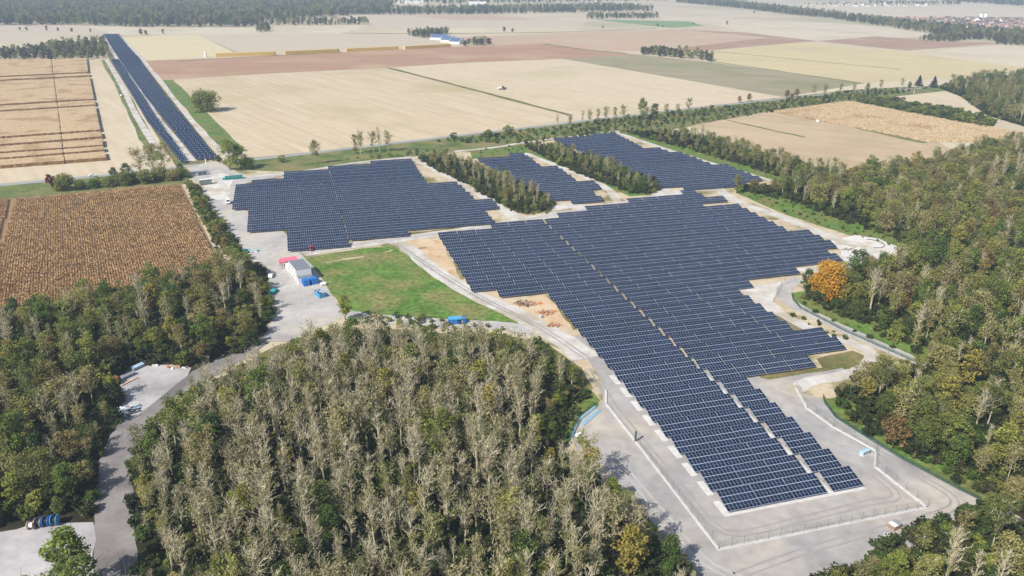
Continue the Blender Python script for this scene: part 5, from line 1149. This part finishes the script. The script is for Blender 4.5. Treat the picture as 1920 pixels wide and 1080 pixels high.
# cable drums
def cable_drum(px_, py_, mt, core, rz, rad, label):
    x, y = G(px_, py_); t = empty('cable_drum', (x, y, .03), rz); tag(t, label, 'cable drum', 'cable drums on the lower left pad')
    for xx in (-.62, .62): q = MB(); q.tube([(xx - .05, 0, rad), (xx + .05, 0, rad)], [rad, rad], 24); f = q.build('flange', mt, t); q = MB(); q.tube([(xx - .07, 0, rad), (xx + .07, 0, rad)], [rad * .16, rad * .16], 8); q.build('hub', M['steel'], f)
    q = MB(); q.tube([(-.57, 0, rad), (.57, 0, rad)], [rad * .62, rad * .62], 18); q.build('cable', core, t)
cable_drum(60, 991, M['wood2'], M['white'], .12, 1.0, 'leftmost cable drum, wound with white cable')
cable_drum(74, 987, M['steel'], M['black'], .12, 1.1, 'second cable drum from the left, wound with black cable')
cable_drum(89, 985, M['blue'], M['black'], .12, 1.2, 'third cable drum from the left with dark blue flanges')
cable_drum(105, 983, M['blue2'], M['black'], .12, 1.3, 'rightmost cable drum with bright blue flanges')
# pipes by the front yard
def pipe_stack(p, q_, n, rad, mt, label, layers=2):
    a = Vector(G(*p)); b = Vector(G(*q_)); t = empty('pipe_stack', (a.x, a.y, .03), math.atan2(b.y - a.y, b.x - a.x)); tag(t, label, 'pipes'); L = (b - a).length; rr = random.Random(n)
    for ly in range(layers):
        for i in range(n - ly):
            q = MB(); q.tube([(rr.uniform(-.3, .3), 0, 0), (L + rr.uniform(-.3, .3), 0, 0)], [rad, rad], 8); o = q.build('pipe', mt[(i + ly) % len(mt)], t); o.location = (0, (i + ly * .5) * rad * 2.05, rad + ly * rad * 1.75); o.rotation_euler.z = rr.uniform(-.01, .01)
pipe_stack((1093, 799), (1126, 771), 6, .11, [M['paleblue']], 'loose bundle of pale blue pipes lying on the front yard', 1)
pipe_stack((1087, 789), (1117, 765), 3, .15, [M['paleblue']], 'pale blue pipes stacked along the low green fence', 2)
pipe_stack((1073, 822), (1083, 797), 3, .14, [M['paleblue']], 'pale blue pipes along the lower end of the green fence', 2)
heap(1106, 850, 40, [M['rust'], M['wood'], M['rust']], 'pipe_stack', 'tangle of orange-brown rods at the wood edge of the front yard', (3.0, .12, .1), (1.6, 2.6), .7, 17, cat='pipes')
sheet_stack(1086, 816, .9, 2.2, 1.0, 3, [M['white'], M['paleblue']], 'small stack of white and blue crates near the low green fence', piece='crate', gap=.25)
def cabinet(px_, py_, rz, label):
    x, y = G(px_, py_); t = empty('transformer_cabinet', (x, y, .03), rz); tag(t, label, 'cabinet'); q = MB(); q.box(0, 2.6, 0, 1.1, .1, 1.2); q.build('body', M['paleblue'], t); q = MB(); q.prism([(-.08, 1.2), (1.18, 1.2), (1.18, 1.26), (.55, 1.4), (-.08, 1.26)], -.08, 2.68); q.build('roof', M['paleblue'], t)
    for k in range(2): q = MB(); q.box(.1 + k * 1.25, 1.25 + k * 1.25, -.03, -.005, .2, 1.1); q.build('door', M['steel'], t)
    q = MB(); q.box(-.15, 2.75, -.15, 1.25, 0, .1); q.build('base', M['concrete'], t)
cabinet(1618, 856, dirang((1618, 856), (1640, 847)), 'pale blue cabinet standing inside the fence near the right side')
x, y = G(1676, 997); t = empty('pallet_stack', (x, y, .03), .5); tag(t, 'pallet stack with grey covers near the lower right wood', 'stack'); rr = random.Random(4)
for i in range(5): q = MB(); q.box(0, 2.6, 0, 1.7, i * .24, i * .24 + .16); q.build('pallet', M['wood'], t)
for k in range(2): q = MB(); q.box(k * 1.3, 1.25 + k * 1.3, -.05, 1.75, 1.22, 1.34 + .1 * k); q.build('cover', M['steel'] if k else M['white'], t)
x, y = G(1657, 1004); q = MB(); q.box(0, 2.2, 0, .9, 0, .2); o = q.build('white_slab', M['white'], None, (x, y, .03), -.5); tag(o, 'white slab lying beside the pallet stack', 'slab')
# black hose on the chalk pad
pts = [Vector(G(*p)) for p in ((1625, 449), (1640, 451), (1654, 456), (1658, 461), (1652, 465), (1638, 465))]; c = smooth_line([tuple(p) for p in pts], 5)
q = MB(); q.tube([(p.x, p.y, .16) for p in c], [.16] * len(c), 6); tag(q.build('hose', M['black']), 'curved black hose lying on the white chalk pad', 'hose')
heap(1590, 468, 8, [M['darkgrey'], M['wood']], 'scrap_pile', 'few dark bars lying between array and chalk pad', (3.6, .12, .12), (3, .9), .5, 23)
x, y = G(1533, 228.5); t = empty('field_box', (x, y, 0), .2); tag(t, 'small white box hut on the strip before the right maize', 'box'); q = MB(); q.box(-1, 1, -.8, .8, 0, 1.7); q.build('body', M['white'], t); q = MB(); q.box(-1.1, 1.1, -.9, .9, 1.7, 1.8); q.build('roof', M['white'], t)
x, y = G(1432, 178); 
x, y = G(1713, 176); t = empty('utility_pole', (x, y, 0)); tag(t, 'pale utility pole beside the small field near the conifers', 'pole'); q = MB(); q.tube([(0, 0, 0), (.2, 0, 9)], [.22, .15], 6); q.build('pole', M['white2'], t); q = MB(); q.box(-.6, 1.0, -.06, .06, 8.4, 8.55); q.build('crossarm', M['steel'], t)

# ------------------------------------------------------------------ straw stacks, farm, villages
STK = [((405, 107), (518, 103.5)), ((535, 102.5), (637, 98)), ((650, 97.5), (748, 93)), ((760, 93), (846, 88))]
for i, (a, b) in enumerate(STK):
    pa, pb = Vector(G(*a)), Vector(G(*b)); L = (pb - pa).length; t = empty('straw_stack', (pa.x, pa.y, 0), math.atan2(pb.y - pa.y, pb.x - pa.x))
    tag(t, '%s long golden straw bale stack from the left behind the ploughed field' % ordn(i + 1), 'straw stack', 'straw stacks behind the ploughed field'); n = int(L / 2.5); rr = random.Random(i); b_ = [MB(), MB()]
    for k in range(n):
        for j in range(4): b_[0].box(k * 2.5 + .06, k * 2.5 + 2.44, rr.uniform(-.15, .15), 6 + rr.uniform(-.1, .1), j * 1.25, j * 1.25 + 1.2)
    tag(b_[0].build('bales', M['bale'], t), kind='stuff'); b_[1].box(.1, L - .4, .4, 5.6, 0, 4.8); b_[1].build('core', M['bale_d'], t)
x, y = G(386, 107); t = empty('silo', (x, y, 0)); tag(t, 'small white field tower left of the straw stacks', 'tower'); q = MB(); q.tube([(0, 0, 0), (0, 0, 7), (0, 0, 8)], [1.5, 1.5, .5], 12); q.build('tower', M['white'], t); q = MB(); q.box(-2.6, -1.5, -1, 1, 0, 2.5); q.build('annex', M['white'], t)
def house_meshes(L, W, H, R, wall, roof, over=.4):
    w = MB(); w.box(-L / 2, L / 2, -W / 2, W / 2, 0, H); w.prism([(-W / 2, H), (W / 2, H), (0, H + R - .15)], -L / 2, L / 2)
    ro = MB(); k = R / (W / 2); o_ = over
    ro.prism([(-W / 2 - o_, H - k * o_), (0, H + R), (W / 2 + o_, H - k * o_), (W / 2 + o_, H - k * o_ + .25), (0, H + R + .25), (-W / 2 - o_, H - k * o_ + .25)], -L / 2 - o_, L / 2 + o_)
    return w.mesh('wall', wall), ro.mesh('roof', roof)
HM = [house_meshes(12, 9, 4.5, 4.2, M['white2'], M['roof_red']), house_meshes(13, 10, 5, 4.6, M['white2'], M['roof_brown']), house_meshes(11, 9, 5, 4.4, M['cream'], M['roof_dark']), house_meshes(14, 9, 4.2, 4.0, M['white'], M['roof_red']), house_meshes(16, 11, 6, 3.5, M['white'], M['roof_dark'])]
ch = MB(); ch.box(-.4, .4, -.4, .4, 0, 2.0); CHM = ch.mesh('chimney', M['white2'])
rv = random.Random(3); KIND = ['red roof', 'brown roof', 'dark roof', 'orange-red roof', 'dark grey roof']
def village(pp, dist, grp, lab, maxn):
    vh = {}
    for x, y in fill(GP(pp), dist, rv, maxn):
        i = rv.randrange(5); t = empty('house', (x, y, -.1), rv.choice([0, 1.57]) + rv.uniform(-.4, .4) + .3, rv.uniform(.85, 1.2)); tag(t, lab % KIND[i], 'house', grp % KIND[i])
        vh.setdefault(i, []).append(t); mobj('wall', HM[i][0], t); ro = mobj('roof', HM[i][1], t); c_ = mobj('chimney', CHM, ro); c_.location = (2.5, .6, 7.2)
    for i, os_ in vh.items():
        os_.sort(key=lambda o: to_px(o.location.x, o.location.y, 4)[0])
        for j, o in enumerate(os_): o['label'] += ', %s such from the left' % ordn(j + 1)
village([(1665, 42), (1700, 37.5), (1950, 38), (1950, 68), (1860, 63), (1790, 55), (1720, 48)], 18, 'village houses with %s beyond the tree line', 'white village house with %s beyond the tree line', 210)
village([(1505, 11), (1560, 7.5), (1700, 8.5), (1770, 11), (1700, 12.5), (1560, 12.5)], 42, 'far village houses with %s across the pale plain', 'tiny white house with %s in the farther village', 70)
def hall(px_, py_, L, W, H, R, rz, wall, roof, label, cat='barn', name='barn', gables=False):
    x, y = G(px_, py_); t = empty(name, (x, y, -.1), rz); tag(t, label, cat); w, ro = house_meshes(L, W, H, R, wall, roof, .2); mobj('wall', w, t); mobj('roof', ro, t)
    if gables:
        for xx in (-L / 2 - .4, L / 2): q = MB(); q.prism([(-W / 2 - .5, 0), (W / 2 + .5, 0), (W / 2 + .5, H + .6), (0, H + R + .9), (-W / 2 - .5, H + .6)], xx, xx + .4); q.build('gable', wall, t)
    return t
ab = dirang((806, 77), (850, 81))
hall(826, 74, 32, 20, 4, 5, ab * .4, M['white'], M['roof_solar'], 'left white barn with blue-grey roof of the far farm', gables=True)
hall(842, 78.5, 24, 20, 4, 5, ab * .4, M['white'], M['roof_solar'], 'middle white barn with blue-grey roof of the far farm', gables=True)
hall(857, 81.5, 20, 22, 4, 5, ab * .4 - .15, M['white'], M['roof_solar'], 'right white barn with blue-grey roof of the far farm', gables=True)
hall(781, 64, 12, 9, 5, 4, .2, M['white'], M['roof_red'], 'farmhouse with red roof among the trees left of the barns', 'house', 'house')
hall(1571, 34.5, 12, 9, 5, 4, .2, M['cream'], M['roof_red'], 'cream house with red roof standing alone in the far tree line', 'house', 'house')
for i, (px_, w_) in enumerate(((755, 34), (775, 50), (790, 30), (895, 60))): hall(px_, 6.5 if i < 3 else 8.5, w_, 20, 7, 3, .1, M['white'], M['white2'], '%s large white industrial hall on the far horizon from the left' % ordn(i + 1), 'hall', 'industrial_hall')
x, y = G(1117, 14.5); t = empty('water_tower', (x, y, 0)); tag(t, 'white water tower rising behind the far wooded band', 'tower'); q = MB(); q.tube([(0, 0, 0), (0, 0, 24)], [4, 3.5], 14); q.build('shaft', M['white'], t); q = MB(); q.tube([(0, 0, 24), (0, 0, 27), (0, 0, 33), (0, 0, 35)], [4, 7, 7, 2], 16); q.build('tank', M['white'], t)
for i, px_ in enumerate((1838, 1846)):
    x, y = G(px_, 39); t = empty('grain_silo', (x, y, 0)); tag(t, '%s one of the twin white grain silos behind the village' % ('left', 'right')[i], 'silo'); q = MB(); q.tube([(0, 0, 0), (0, 0, 19)], [5, 5], 16); q.build('drum', M['white'], t); q = MB(); q.tube([(0, 0, 19), (0, 0, 21.5)], [5.2, .6], 16); q.build('roof', M['steel'], t)

# ------------------------------------------------------------------ haze
q = MB(); q.box(-S - 300, S + 300, -1800, 14300, -1.2, 128)
hm = bpy.data.materials.new('haze_air'); hm.use_nodes = True; N = hm.node_tree.nodes; N.remove(N['Principled BSDF'])
pv = N.new('ShaderNodeVolumePrincipled'); pv.inputs['Color'].default_value = (.64, .80, 1.0, 1); pv.inputs['Density'].default_value = .00018; pv.inputs['Anisotropy'].default_value = 0.0
hm.node_tree.links.new(pv.outputs[0], N['Material Output'].inputs['Volume'])
tag(q.build('haze', hm), 'thin pale blue haze over the whole plain', 'haze', kind='stuff')
